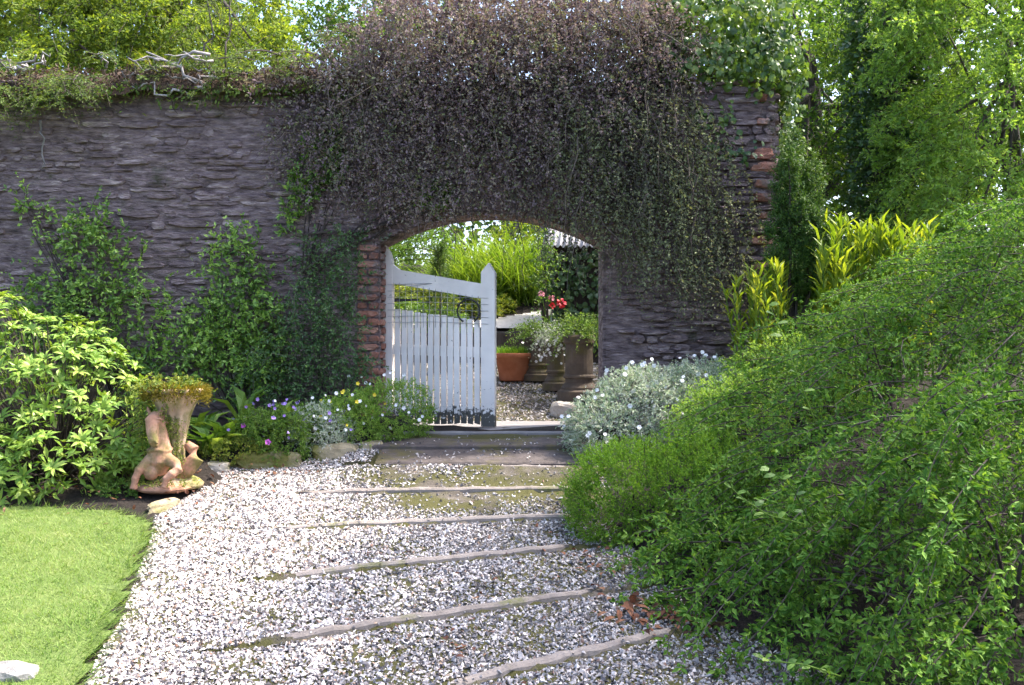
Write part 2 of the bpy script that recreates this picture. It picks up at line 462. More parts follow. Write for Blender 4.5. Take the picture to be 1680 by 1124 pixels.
path = g.obj('gravel_path', M['path'], smooth=True); path['kind'] = 'structure'
g = Geo().add(*sheet(np.arange(-1.3, 1.4, .06), np.arange(10.3, 12.86, .06), lambda X, Y: Hpath(X, Y) + .008 + .006 * ndnoise(X, Y, 9, 1), lambda X, Y: inpoly(X, Y, BACKPATH)))
bpath = g.obj('courtyard_path', M['path'], smooth=True); bpath['kind'] = 'structure'
def hlawn(X, Y): return Hsoil(X, Y) - .01 + .012 * ndnoise(X, Y, 3, 5)
lawn = Geo().add(*sheet(np.arange(-9, -1.2, .06), np.arange(1.5, 7.1, .06), hlawn, lambda X, Y: inpoly(X, Y, LAWN))).obj('lawn', M['turf'], smooth=True); lawn['kind'] = 'structure'

# threshold and the two dark slabs before the gate
def slab(x0, x1, y0, y1, z, th, mat, name, parent, n=10, zb=0):
    xs = np.linspace(x0, x1, n); V = []; Q = []
    for i, x in enumerate(xs):
        j = rng.normal(0, .006, 3)
        V += [(x, y0 + j[0], z - th), (x, y0 + .004 + j[0], z - .012), (x, y0 + .018 + j[0], z + j[1] * .4), (x, y1, z + zb + j[1] * .4), (x, y1, z - th)]
    for i in range(n - 1):
        for k in range(4): a = i * 5 + k; Q.append((a, a + 5, a + 6, a + 1))
    T = []
    for e in (0, (n - 1) * 5):
        for k in range(1, 4): T.append((e, e + k, e + k + 1))
    return Geo().add(np.array(V), np.array(T), np.array(Q)).obj(name, mat, parent)
slab(-1.27, .90, 9.10, 10.32, .735, .2, M['threshold'], 'threshold_slab', path)
slab(-1.45, .75, 8.58, 9.16, .665, .2, M['slab'], 'step_slab', path, zb=.045)
slab(-1.12, .75, 8.13, 8.64, .57, .2, M['slab'], 'step_slab', path, zb=.065)
# step edging stones
for k in range(2, 8):
    a, b = EDGE[k]
    n = 22; V = []; Q = []
    for i in range(n):
        f = i / (n - 1); p = a + (b - a) * f
        dr = nrm(b - a); nn = np.array([-dr[1], dr[0]])
        j = rng.normal(0, .006, 4); wd = .060 + .004 * math.sin(i * .9 + k) + j[2] * .6
        end = .03 if i in (0, n - 1) else 0
        z = LV[k] + .012 + j[3] * .5 - .02 * max(0, .25 - f) * 4 * (k > 2)
        p0 = p + nn * (j[0] * .5 + end); p1 = p + nn * (wd + j[1] * .5 - end)
        V += [(p0[0], p0[1], z - .13), (p0[0], p0[1], z - .012), (*(p0 + nn * .012), z), (*(p1 - nn * .01), z), (*p1, z - .015), (*p1, z - .13)]
    for i in range(n - 1):
        for q in range(5): c = i * 6 + q; Q.append((c, c + 6, c + 7, c + 1))
    T = []
    for e in (0, (n - 1) * 6):
        for q in range(1, 5): T.append((e, e + q, e + q + 1))
    Geo().add(np.array(V), np.array(T), np.array(Q)).obj('step_stone', M['edging'], path)

# ------------------------------------------------------------------ gravel
m, n, b, out = newmat('gravel_chips')
r = ramp(n, [(0, (.05, .044, .05)), (.08, (.10, .088, .092)), (.15, (.19, .165, .16)), (.24, (.34, .30, .285)), (.38, (.52, .46, .42)), (.52, (.68, .61, .56)), (.74, (.80, .74, .69)), (.94, (.40, .28, .20)), (.97, (.22, .12, .08))], 'CONSTANT')
n.links.new(island_random(n), r.inputs[0])
nz = N(n, 'ShaderNodeTexNoise', i_Scale=90.0, i_Detail=3.0); g_ = N(n, 'ShaderNodeNewGeometry'); n.links.new(g_.outputs['Position'], nz.inputs['Vector'])
mc = N(n, 'ShaderNodeMix', data_type='RGBA', blend_type='OVERLAY'); mc.inputs[0].default_value = .5
n.links.new(r.outputs[0], mc.inputs[6]); n.links.new(nz.outputs['Fac'], mc.inputs[7]); n.links.new(mc.outputs[2], b.inputs['Base Color'])
b.inputs['Roughness'].default_value = .7
M['gravel'] = m
def pebbles(pos, size):
    """angular chips seated in the bed: the upper half of a jittered octahedron"""
    N_ = len(pos)
    c = np.array([[1, .25, 0], [-1, -.25, 0], [.25, 1, .2], [-.25, -1, -.2], [.3, -.2, 1], [-.3, .2, -1]], float)
    V = c[None] * (1 + rng.uniform(-.4, .3, (N_, 6, 3))) + rng.uniform(-.3, .3, (N_, 6, 3))
    sc = size[:, None] * np.stack([rng.uniform(.9, 1.6, N_), rng.uniform(.7, 1.1, N_), rng.uniform(.5, .85, N_)], 1)
    V = V * sc[:, None]
    q = rng.normal(size=(N_, 4)) * [1, .3, .3, 1]; q /= np.linalg.norm(q, axis=1, keepdims=True)
    w_, x, y, z = q.T
    Rm = np.stack([np.stack([1 - 2 * (y * y + z * z), 2 * (x * y - z * w_), 2 * (x * z + y * w_)], 1),
                   np.stack([2 * (x * y + z * w_), 1 - 2 * (x * x + z * z), 2 * (y * z - x * w_)], 1),
                   np.stack([2 * (x * z - y * w_), 2 * (y * z + x * w_), 1 - 2 * (x * x + y * y)], 1)], 1)
    V = np.einsum('nij,nkj->nki', Rm, V[:, :5]) + pos[:, None]; V[:, :4, 2] -= size[:, None] * .25
    t8 = np.array([[0, 2, 4], [2, 1, 4], [1, 3, 4], [3, 0, 4]])
    return V.reshape(-1, 3), (t8[None] + (np.arange(N_) * 5)[:, None, None]).reshape(-1, 3), None
def scatter(n, x0, x1, y0, y1, keep):
    X = rng.uniform(x0, x1, n); Y = rng.uniform(y0, y1, n); k = keep(X, Y); return X[k], Y[k]
def gk(X, Y):
    k = inpoly(X, Y, PATH)
    mossy = 1.15 * sstep(X, -1.5, -.95) * sstep(Y, 6.5, 7.55) + .25 * sstep(X, -1.0, .4) + .25 * sstep(X, -.5, .6) * sstep(Y, 5, 6.5)  # sparse on mossy treads; also thinned rightwards so the darker bed shows
    patch = ndnoise(X, Y, 4.5, 9)
    k &= rng.random(len(X)) > np.clip(mossy * (.72 + .5 * patch), 0, .95)
    k &= ~((Y > 8.1) & (X > -1.15) & (rng.random(len(X)) < .86))
    return k
X, Y = scatter(150000, -2.5, 1.95, 3.6, 9.08, gk)
# keep chips off the step stones
ok = np.ones(len(X), bool)
for k in range(2, 8):
    a, b_ = EDGE[k]; dd = Y - eY(k, X)
    ok &= ~((dd > -.012) & (dd < .07) & (X > a[0] - .02) & (X < b_[0] + .1) & (rng.random(len(X)) < .88 - .3 * (k == 4) * (X < -.9)))
X, Y = X[ok], Y[ok]
Z = Hpath(X, Y) + .008 + rng.uniform(0, .010, len(X))
sl_ = (Y > 8.14) & (X > -1.4); Z = np.where(sl_, np.where(Y < 8.58, .572 + (Y - 8.13) / .51 * .065, .668 + (Y - 8.58) / .58 * .045) + .004, Z)
# cream chips by the lawn, greyer step chips with shade painted in rightwards
m3 = M['gravel'].copy(); m3.name = 'grey_shaded_gravel'
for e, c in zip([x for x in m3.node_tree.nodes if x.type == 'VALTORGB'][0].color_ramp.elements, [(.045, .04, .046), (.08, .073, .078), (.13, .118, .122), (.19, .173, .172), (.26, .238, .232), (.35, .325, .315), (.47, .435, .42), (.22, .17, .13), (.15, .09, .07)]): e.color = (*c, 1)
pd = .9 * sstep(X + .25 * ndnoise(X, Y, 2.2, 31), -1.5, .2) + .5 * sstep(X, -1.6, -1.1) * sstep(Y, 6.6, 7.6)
grey_shaded = rng.random(len(X)) < np.clip(pd, 0, .9)
size = rng.uniform(.0055, .0125, len(X)) * (1 + .6 * (rng.random(len(X)) < .07))
PZ = np.stack([X, Y, Z], 1)
Geo().add(*pebbles(PZ[~grey_shaded], size[~grey_shaded])).obj('gravel', M['gravel'], kind='stuff')
Geo().add(*pebbles(PZ[grey_shaded], size[grey_shaded])).obj('grey_shaded_gravel', m3, kind='stuff')
X, Y = scatter(9000, -1.25, 1.3, 10.3, 12.8, lambda x, y: inpoly(x, y, BACKPATH))
m2 = M['gravel'].copy(); m2.name = 'courtyard_gravel'
for e, c in zip([x for x in m2.node_tree.nodes if x.type == 'VALTORGB'][0].color_ramp.elements, [(.06, .055, .06), (.12, .11, .115), (.2, .185, .18), (.3, .275, .26), (.38, .35, .33), (.46, .43, .41), (.3, .25, .2), (.2, .15, .12)]): e.color = (*c, 1)
Geo().add(*pebbles(np.stack([X, Y, Hpath(X, Y) + .012], 1), rng.uniform(.009, .018, len(X)))).obj('courtyard_gravel', m2, kind='stuff')

# ------------------------------------------------------------------ lawn grass
M['grass'] = leafmat('grass_blade', [(0.081, 0.161, 0.031), (0.149, 0.246, 0.052), (0.230, 0.321, 0.086), (0.345, 0.363, 0.172)], trans=.35, rough=.6, spec=.15, clump=2.2, tcol=(1.2, 1.2, .5))
X, Y = scatter(98000, -4.9, -1.2, 3.4, 7.1, lambda x, y: inpoly(x + rng.normal(0, .035, len(x)), y + rng.normal(0, .03, len(x)), LAWN))
B = np.stack([X, Y, hlawn(X, Y) - .004], 1)
d = np.stack([rng.normal(0, .5, len(X)), rng.normal(0, .5, len(X)), np.ones(len(X))], 1)
Ls = rng.uniform(.022, .05, len(X)) * (1 + .3 * ndnoise(X, Y, 5, 2))
edge_ = ~inpoly(X + .09, Y, LAWN); Ls = Ls * np.where(edge_, 1.9, 1) ; d[:, 0] += np.where(edge_, .8, 0)
V, Q = blades(B, d, Ls, rng.uniform(.0035, .0065, len(X)), rng.uniform(.1, .7, len(X)), K=1)
Geo().add(V, None, Q).obj('lawn_grass', M['grass'], kind='stuff')

# ------------------------------------------------------------------ garden wall
WF, WB, WT = 9.53, 10.03, 4.02
XL, XR, XE = -1.27, .87, 2.52
def arch_z(x):
    cx = (XL + XR) / 2; hw = (XR - XL) / 2; rise = .29; rad = (hw * hw + rise * rise) / (2 * rise)
    return 2.49 + math.sqrt(max(rad * rad - (x - cx) ** 2, 0)) - (rad - rise)
wall = thing('garden_wall', 'old grey rubble stone garden wall pierced by a low arched gateway', 'wall', (-1, WF, .3))
g = Geo()
def wtop(x): return WT + .05 * math.sin(x * 2.1) + .04 * math.sin(x * 5.3 + 1)
for x0 in np.arange(-9, XL - .01, .5):
    x1 = min(x0 + .5, XL)
    g.add(*prism([(x0, -.1), (x1, -.1), (x1, wtop(x1)), (x0, wtop(x0))], WF, WB))
ax_ = np.linspace(XL, XR, 25)
for x0, x1 in zip(ax_[:-1], ax_[1:]):
    g.add(*prism([(x0, arch_z(x0)), (x1, arch_z(x1)), (x1, wtop(x1)), (x0, wtop(x0))], WF, WB))
for x0, x1 in ((XR, 1.4), (1.4, 2.0), (2.0, XE)):
    g.add(*prism([(x0, -.1), (x1, -.1), (x1, wtop(x1)), (x0, wtop(x0))], WF, WB))
put(g.obj('wall_core', M['mortar']), wall)
def vnoise(x, y, seed):
    r_ = np.random.default_rng(seed).random((64, 64)); xi = np.floor(x).astype(int); yi = np.floor(y).astype(int); fx = x - xi; fy = y - yi
    fx = fx * fx * (3 - 2 * fx); fy = fy * fy * (3 - 2 * fy)
    g_ = lambda a, b_: r_[a % 64, b_ % 64]
    return (g_(xi, yi) * (1 - fx) + g_(xi + 1, yi) * fx) * (1 - fy) + (g_(xi, yi + 1) * (1 - fx) + g_(xi + 1, yi + 1) * fx) * fy
xg = np.arange(-5.6, XE, .028); zg = np.arange(.5, WT - .03, .024)
Xg, Zg = np.meshgrid(xg, zg)
nz_ = .45 * vnoise(Xg * 5, Zg * 14, 1) + .3 * vnoise(Xg * 11, Zg * 30, 2) + .25 * vnoise(Xg * 2, Zg * 3, 3)
V = np.stack([Xg, WF - .012 - np.where(Xg > XR - .02, .022, .046) * np.clip(nz_ - .2, 0, 1), Zg], 2).reshape(-1, 3); nx = len(xg)
i = np.arange((nx - 1) * (len(zg) - 1)); a = (i // (nx - 1)) * nx + i % (nx - 1)
Q = np.stack([a, a + 1, a + nx + 1, a + nx], 1); cx, cz = Xg.ravel()[a] + .011, Zg.ravel()[a] + .01
az = np.interp(cx, np.linspace(XL, XR, 60), [arch_z(x) for x in np.linspace(XL, XR, 60)])
k_ = ~((cx > XL - .012) & (cx < XR + .012) & (cz < az + .012))
put(Geo().add(V, None, Q[k_]).obj('rough_mortar', M['mortar'], kind='stuff'), wall)

def stone_proto(k=9):
    a = np.linspace(0, 2 * np.pi, k, endpoint=False) + rng.uniform(-.22, .22, k)
    e = 3.2 + rng.uniform(0, 5)
    rr = (np.abs(np.cos(a)) ** e + np.abs(np.sin(a)) ** e) ** (-1 / e) * rng.uniform(.80, 1.04, k) * .5
    o = np.stack([rr * np.cos(a), rr * np.sin(a)], 1)
    V = []
    for s, y in ((1.04, .25), (.98, -.6), (.9, -.9)):
        V += [(p[0] * s, y + rng.uniform(-.22, .22), p[1] * s) for p in o]
    V.append((0, -1.0, 0))
    Q = [(r * k + i, r * k + (i + 1) % k, (r + 1) * k + (i + 1) % k, (r + 1) * k + i) for r in (0, 1) for i in range(k)]
    T = [(2 * k + i, 2 * k + (i + 1) % k, 3 * k) for i in range(k)]
    return np.array(V), np.array(T), np.array(Q)
protos = [stone_proto() for _ in range(28)]
pmesh = [Geo().add(*p).mesh('stone', smooth=False) for p in protos]
for me in pmesh: me.materials.append(M['stone'])
brick_protos = [stone_proto(8) for _ in range(6)]
bmesh_ = [Geo().add(*p).mesh('brick', smooth=False) for p in brick_protos]
for me in bmesh_: me.materials.append(M['brick'])

stones = []     # x, z, length, height, depth, proto
def blocked(x0, x1, z0, z1):
    if x1 > XL - .02 and x0 < XR + .02:
        xm = min(max((x0 + x1) / 2, XL), XR)
        if z0 < max(arch_z(min(max(x0, XL), XR)), arch_z(min(max(x1, XL), XR))) + .24: return True
    return False
z = .42
row = 0
while z < WT - .02:
    h = random.uniform(.035, .095); x = -6.4 + random.uniform(0, .3)
    while x < XE:
        l = random.choice((random.uniform(.1, .2), random.uniform(.18, .34), random.uniform(.28, .5)))
        if x < XL < x + l and z < 2.55: l = XL - x
        if x + l > XE: l = XE - x
        if x < XR < x + l and z < 2.75: x = XR; continue
        qb = (x < XL and x + l > XL - .22 and z < 2.5)
        qe = (x + l > XE - .03) and (row % 3 == 1) and z > 1.4
        if l > .05 and (x > XL or random.random() > .18) and not blocked(x, x + l, z, z + h) and not qb:
            hh = h * random.uniform(.82, 1.04)
            stones.append((x + l / 2, z + h / 2 + random.uniform(-.012, .012) + .02 * math.sin(x * 1.7 + row), l * .97, hh, (random.uniform(.03, .058) if x < XL else random.uniform(.05, .085)), random.randrange(28), qe))
        x += l + .004
    z += h + random.uniform(.002, .008); row += 1
# voussoirs round the arch
nv = 44
vous = []
for i in range(nv):
    f = (i + .5) / nv; x = XL + (XR - XL) * f
    zz = arch_z(x); sl = (arch_z(min(x + .02, XR)) - arch_z(max(x - .02, XL))) / .04
    vous.append((x, zz, math.atan(sl), (XR - XL) / nv))
def place(meshes, i, name, x, y, z, s, ry=0, rz=0):
    o = bpy.data.objects.new(name, meshes[i % len(meshes)]); COL.objects.link(o)
    o.parent = wall
    o.matrix_parent_inverse = WINV
    o.location = (x, y, z); o.scale = s; o.rotation_euler = (0, ry, rz)
    return o
WINV = inv_of(wall)
def seen(s):
    x, z = s[0], s[1]
    return (-5.0 < x < -1.75 and 1.3 < z < 3.6) or (.95 < x < 2.6 and z > 1.0)
order = sorted(range(len(stones)), key=lambda i: -(stones[i][2] * stones[i][3]) * (1 if seen(stones[i]) else .001))
rest = Geo()
for rank, i in enumerate(order):
    x, z, l, h, dp, pr, qe = stones[i]
    if qe:
        place(bmesh_, pr, 'brick', min(x, XE - .13), WF, z, (min(l, .26), dp + .02, max(h, .075)))
    elif rank < 300 - nv:
        place(pmesh, pr, 'stone', x, WF, z, (l, dp, h), random.uniform(-.04, .04))
    else:
        V, T, Q = protos[pr]
        rest.add(V * [l, dp, h] + [x, WF, z], T, Q)
put(rest.obj('rubble_stones', M['stone'], kind='stuff'), wall)
for i, (x, z, a, wdt) in enumerate(vous):
    place(pmesh, i, 'stone', x - math.sin(a) * .12, WF, z + math.cos(a) * .125, (wdt * .95, random.uniform(.03, .05), random.uniform(.2, .25)), -a)
# brick quoins of the gateway (front and reveal) and the wall's free end
zz = .76; i = 0
while zz < 2.48:
    l = .215 if i % 2 else .11
    place(bmesh_, i, 'brick', XL - l / 2, WF, zz + .036, (l, .05, .072))
    if i % 2 == 0: place(bmesh_, i + 2, 'brick', XL - .165, WF, zz + .036, (.10, .045, .07))
    place(bmesh_, i + 3, 'brick', XL, WF + .13 + (.1 if i % 2 else 0), zz + .036, (.22, .035, .072), 0, R(90))
    zz += .079; i += 1
for zz in (3.33, 3.23, 3.06, 2.93, 2.52, 2.28, 1.98):
    place(bmesh_, int(zz * 10), 'brick', XE - .12 + random.uniform(-.02, .02), WF - .015, zz, (.24, .07, .085))
# stones on the free end face
zz = .5
while zz < 3.9:
    h = random.uniform(.07, .13)
    for y0, l in ((WF + .12, .24), (WF + .37, .25)):
        place(pmesh, int(zz * 50), 'stone', XE, y0, zz + h / 2, (l, .05, h), 0, R(90))
    zz += h + .004

# ------------------------------------------------------------------ white gate
m, n, b, out = newmat('white_gate_paint')
tc = N(n, 'ShaderNodeTexCoord'); g_ = N(n, 'ShaderNodeNewGeometry')
n1 = N(n, 'ShaderNodeTexNoise', i_Scale=26.0, i_Detail=7.0, i_Roughness=.7); n.links.new(g_.outputs['Position'], n1.inputs['Vector'])
sp = N(n, 'ShaderNodeSeparateXYZ'); n.links.new(g_.outputs['Position'], sp.inputs[0])
mr = N(n, 'ShaderNodeMapRange'); mr.inputs['From Min'].default_value = .78; mr.inputs['From Max'].default_value = 1.0; mr.inputs['To Min'].default_value = .34; mr.inputs['To Max'].default_value = .0
n.links.new(sp.outputs[2], mr.inputs[0])
ad = N(n, 'ShaderNodeMath', operation='ADD'); n.links.new(n1.outputs['Fac'], ad.inputs[0]); n.links.new(mr.outputs[0], ad.inputs[1])
rc = ramp(n, [(.645, (0, 0, 0)), (.69, (1, 1, 1))]); n.links.new(ad.outputs[0], rc.inputs[0])
n2 = N(n, 'ShaderNodeTexNoise', i_Scale=3.0, i_Detail=5.0); n.links.new(g_.outputs['Position'], n2.inputs['Vector'])
rp = ramp(n, [(.3, (.64, .59, .55)), (.7, (.85, .79, .74))]); n.links.new(n2.outputs['Fac'], rp.inputs[0])
mc = N(n, 'ShaderNodeMix', data_type='RGBA'); n.links.new(rc.outputs[0], mc.inputs[0]); n.links.new(rp.outputs[0], mc.inputs[6]); mc.inputs[7].default_value = (.07, .065, .055, 1)
n.links.new(mc.outputs[2], b.inputs['Base Color']); b.inputs['Roughness'].default_value = .55
bp = N(n, 'ShaderNodeBump', i_Strength=.35, i_Distance=.004); n.links.new(n1.outputs['Fac'], bp.inputs['Height']); n.links.new(bp.outputs[0], b.inputs['Normal'])
M['gatepaint'] = m
M['iron'] = plainmat('black_iron', (.03, .03, .032), .55, .4)
M['wire'] = plainmat('galvanised_wire', (.35, .36, .37), .5, .6)

gate = thing('garden_gate', 'white painted wooden picket gate with sloping top rail standing ajar in the archway', 'gate', (-1.25, 9.8, .745), rz=R(-15))
GW = 1.13
def gpart(name, poly, y0, y1, mat='gatepaint'):
    return Geo().add(*prism(poly, y0, y1)).obj(name, M[mat], gate)
hstile = gpart('stile', [(-.01, 0), (.085, 0), (.085, 1.60), (.052, 1.70), (.0, 1.765), (-.03, 1.75), (-.012, 1.70)], -.03, .035)
gpart('stile', [(GW - .135, 0), (GW, 0), (GW, 1.47), (GW - .06, 1.565), (GW - .135, 1.48)], -.03, .035)
def slope(x, a, b_): return a + (b_ - a) * x / GW
gpart('top_rail', [(.085, slope(.085, 1.40, 1.20)), (GW - .135, slope(GW - .135, 1.40, 1.20)), (GW - .135, slope(GW - .135, 1.545, 1.345)), (.16, slope(.16, 1.545, 1.345)), (.085, 1.57)], -.024, .028)
gpart('middle_rail', [(.085, .69), (GW - .135, .66), (GW - .135, .76), (.085, .79)], .0, .03)
gpart('bottom_rail', [(.085, .10), (GW - .135, .10), (GW - .135, .19), (.085, .19)], .0, .03)
npk = 13
for i in range(npk):
    x = .112 + i * (GW - .135 - .112) / npk
    tz = slope(x, 1.15, .985) + rng.normal(0, .004); wd = .054 + rng.normal(0, .002); tl = rng.normal(0, .003)
    gpart('picket', [(x, .012 + rng.uniform(0, .02)), (x + wd, .012 + rng.uniform(0, .02)), (x + wd + tl, tz - .008), (x + wd - .004 + tl, tz), (x + .004 + tl, tz), (x + tl, tz - .006)], -.022, -.002)
g = Geo()
for x in np.arange(.10, GW - .13, .062):
    g.add(*tube([(x, -.026, .95), (x + rng.normal(0, .003), -.028, 1.2), (x, -.026, slope(x, 1.42, 1.22))], .0022, 4))
for zz in np.arange(1.0, 1.4, .062):
    xe = GW - .06 if zz < 1.25 else (1.42 - zz) / .2 * GW
    g.add(*tube([(.04, -.034, zz), (.5, -.030, zz + rng.normal(0, .004)), (min(xe, GW - .06), -.034, zz - .02)], .0022, 4))
g.obj('wire_mesh', M['wire'], gate)
a = np.linspace(R(-62), R(242), 40)
g = Geo().add(*tube(np.stack([.875 + .112 * np.cos(a), -.045 + 0 * a, 1.105 + .112 * np.sin(a)], 1), .0085, 8))
g.obj('latch_ring', M['iron'], gate, smooth=True)
for zz in (.3, 1.2):
    g = Geo().add(*prism([(-.03, zz), (.34, zz + .015), (.34, zz + .03), (-.03, zz + .045)], .036, .042)); g.obj('hinge_strap', M['iron'], hstile)

# ------------------------------------------------------------------ foliage materials
M['coto'] = leafmat('cotoneaster_leaf', [(0.038, 0.106, 0.014), (0.077, 0.186, 0.026), (0.141, 0.273, 0.044), (0.243, 0.384, 0.073)], trans=.38, rough=.55, spec=.15)
M['heath'] = leafmat('heath_leaf', [(0.064, 0.151, 0.013), (0.109, 0.236, 0.019), (0.181, 0.338, 0.031), (0.271, 0.439, 0.062)], trans=.35, rough=.6, spec=.2)
M['silver'] = leafmat('silver_leaf', [(0.189, 0.271, 0.144), (0.375, 0.466, 0.306), (0.584, 0.600, 0.486), (0.600, 0.600, 0.600)], trans=.25, rough=.7, spec=.2, tcol=(1, 1.05, .8))
M['brownleaf'] = leafmat('twiggy_cotoneaster_leaf', [(0.155, 0.106, 0.124), (0.233, 0.168, 0.189), (0.279, 0.218, 0.212), (0.248, 0.232, 0.151), (0.358, 0.288, 0.272)], trans=.2, rough=.7, spec=.1, tcol=(1.1, 1, .75))
M['greycoto'] = leafmat('grey_green_leaf', [(0.104, 0.098, 0.078), (0.156, 0.163, 0.104), (0.208, 0.240, 0.117), (0.299, 0.338, 0.169)], trans=.25, rough=.6, spec=.15)
M['ivy'] = leafmat('ivy_leaf', [(0.032, 0.081, 0.020), (0.065, 0.135, 0.027), (0.131, 0.223, 0.044), (0.232, 0.311, 0.075)], trans=.35, rough=.35, spec=.5)
M['darkivy'] = leafmat('dark_ivy_leaf', [(0.033, 0.078, 0.029), (0.069, 0.144, 0.043), (0.139, 0.233, 0.068)], trans=.25, rough=.35, spec=.5)
M['climber'] = leafmat('climber_leaf', [(0.071, 0.154, 0.035), (0.140, 0.271, 0.052), (0.282, 0.456, 0.086), (0.458, 0.638, 0.145)], trans=.3, rough=.4, spec=.45)
M['golden'] = leafmat('golden_conifer_leaf', [(0.067, 0.119, 0.022), (0.133, 0.216, 0.032), (0.228, 0.302, 0.045), (0.323, 0.389, 0.090)], trans=.5, rough=.6, spec=.2, tcol=(1.3, 1.2, .4), clump=.9)
M['yew'] = leafmat('yew_leaf', [(0.023, 0.063, 0.015), (0.053, 0.120, 0.023), (0.106, 0.197, 0.032), (0.181, 0.281, 0.052)], trans=.25, rough=.5)
M['lime'] = leafmat('lime_leaf', [(0.114, 0.202, 0.015), (0.190, 0.292, 0.026), (0.286, 0.363, 0.040), (0.362, 0.403, 0.071)], trans=.5, rough=.5, tcol=(1.2, 1.1, .4))
M['rhodo'] = leafmat('rhododendron_leaf', [(0.090, 0.173, 0.024), (0.163, 0.286, 0.041), (0.260, 0.390, 0.061), (0.391, 0.475, 0.122)], trans=.3, rough=.42, spec=.3)
M['tree'] = leafmat('tree_leaf', [(0.040, 0.097, 0.017), (0.079, 0.171, 0.024), (0.144, 0.253, 0.039), (0.223, 0.342, 0.068)], trans=.45, rough=.5)
M['feather'] = leafmat('feathery_leaf', [(0.110, 0.229, 0.037), (0.195, 0.343, 0.060), (0.294, 0.458, 0.096), (0.441, 0.596, 0.169)], trans=.52, rough=.5)
M['iris'] = leafmat('iris_leaf', [(0.063, 0.142, 0.013), (0.108, 0.203, 0.019), (0.180, 0.283, 0.035), (0.270, 0.344, 0.078)], trans=.45, rough=.45)
M['meadow'] = leafmat('garden_leaf', [(0.072, 0.135, 0.019), (0.145, 0.216, 0.031), (0.261, 0.311, 0.050), (0.406, 0.378, 0.100)], trans=.4, rough=.55, clump=2.5)
M['hedge'] = leafmat('hedge_leaf', [(0.027, 0.076, 0.019), (0.073, 0.151, 0.031), (0.164, 0.254, 0.055), (0.435, 0.423, 0.125)], trans=.35, rough=.45, clump=2.0)
M['border'] = leafmat('border_leaf', [(0.052, 0.121, 0.018), (0.104, 0.211, 0.030), (0.174, 0.292, 0.044), (0.278, 0.389, 0.090)], trans=.35, rough=.45)
M['deadleaf'] = leafmat('dead_leaf', [(0.042, 0.022, 0.016), (0.112, 0.045, 0.028), (0.196, 0.083, 0.044), (0.252, 0.150, 0.088)], trans=.15, rough=.7, spec=.2, tcol=(1.1, .9, .6))
M['mossgreen'] = leafmat('moss', [(.10, .10, .015), (.18, .16, .025), (.28, .23, .04), (.36, .26, .07)], trans=.3, rough=.8, spec=.1)
M['white_petal'] = plainmat('white_petal', (.72, .71, .70), .6)
M['pink_petal'] = plainmat('pink_petal', (.65, .28, .32), .6)
M['red_petal'] = plainmat('red_petal', (.65, .03, .04), .5)
M['violet_petal'] = plainmat('violet_petal', (.34, .22, .58), .6)
M['magenta_petal'] = plainmat('magenta_petal', (.55, .10, .50), .6)
M['yellow_petal'] = plainmat('yellow_petal', (.75, .60, .05), .6)

def base_of(blobs):
    c = np.array(blobs[0][0]); x, y = float(c[0]), float(c[1])
    return (x, y, float(Hsoil(np.array([x]), np.array([y]))[0]))

def add_sprays(lg, tg, st, d, **kw):
    (V, T), (TV, TQ) = sprays(st, d, **kw)
    lg.add(V, T); tg.add(TV, None, TQ)

def stems_to(tg, base, tips, r=.012, sag=.1):
    """main stems from the base up to the tips"""
    t = np.linspace(0, 1, 7)[None, :, None]
    base = np.asarray(base)[None, None] + rng.normal(0, .03, (len(tips), 1, 3)) * [1, 1, 0]
    Pn = base * (1 - t) + tips[:, None] * t
    Pn[:, :, 2] += (np.sin(t[..., 0] * np.pi) * sag * np.linalg.norm(tips[:, None] - base, axis=2))
    Pn += rng.normal(0, .02, Pn.shape) * np.sin(t * np.pi)
    V, Q = twigs(Pn, r, r * .3, 5); tg.add(V, None, Q)

def bush(name, label, cat, blobs, n, mat, L=(.25, .45), flow=(0, 0, .3), outw=.7, rnd=.35, stems=14, shell=(.75, 1.0), inner=.3, group=None, base=None, face=-.35, stemr=.012, **kw):
    base = base_of(blobs) if base is None else base
    root = thing(name, label, cat, base, group)
    lg, tg = Geo(), Geo()
    p, nn = blob_points(blobs, n, shell, face)
    d = nn * outw + np.array(flow) + rng.normal(0, rnd, p.shape)
    Ls = rng.uniform(*L, len(p))
    st = p - nrm(d) * (Ls * .5)[:, None]
    add_sprays(lg, tg, st, d, L=Ls, **kw)
    if inner:
        p2, n2 = blob_points(blobs, int(n * inner), (.35, .75), -1)
        k2 = dict(kw); k2['nl'] = max(6, int(kw['nl'] * .8))
        add_sprays(lg, tg, p2, n2 * .5 + np.array(flow) * .5 + rng.normal(0, .5, p2.shape), L=rng.uniform(*L, len(p2)), **k2)
    if stems:
        k = rng.choice(len(p), min(stems, len(p)), replace=False)
        stems_to(tg, (base[0], base[1], base[2] - .05), p[k] - nn[k] * .1, stemr)
    put(lg.obj('foliage', mat), root); put(tg.obj('stems', M['twig'], kind='stuff'), root)
    return root

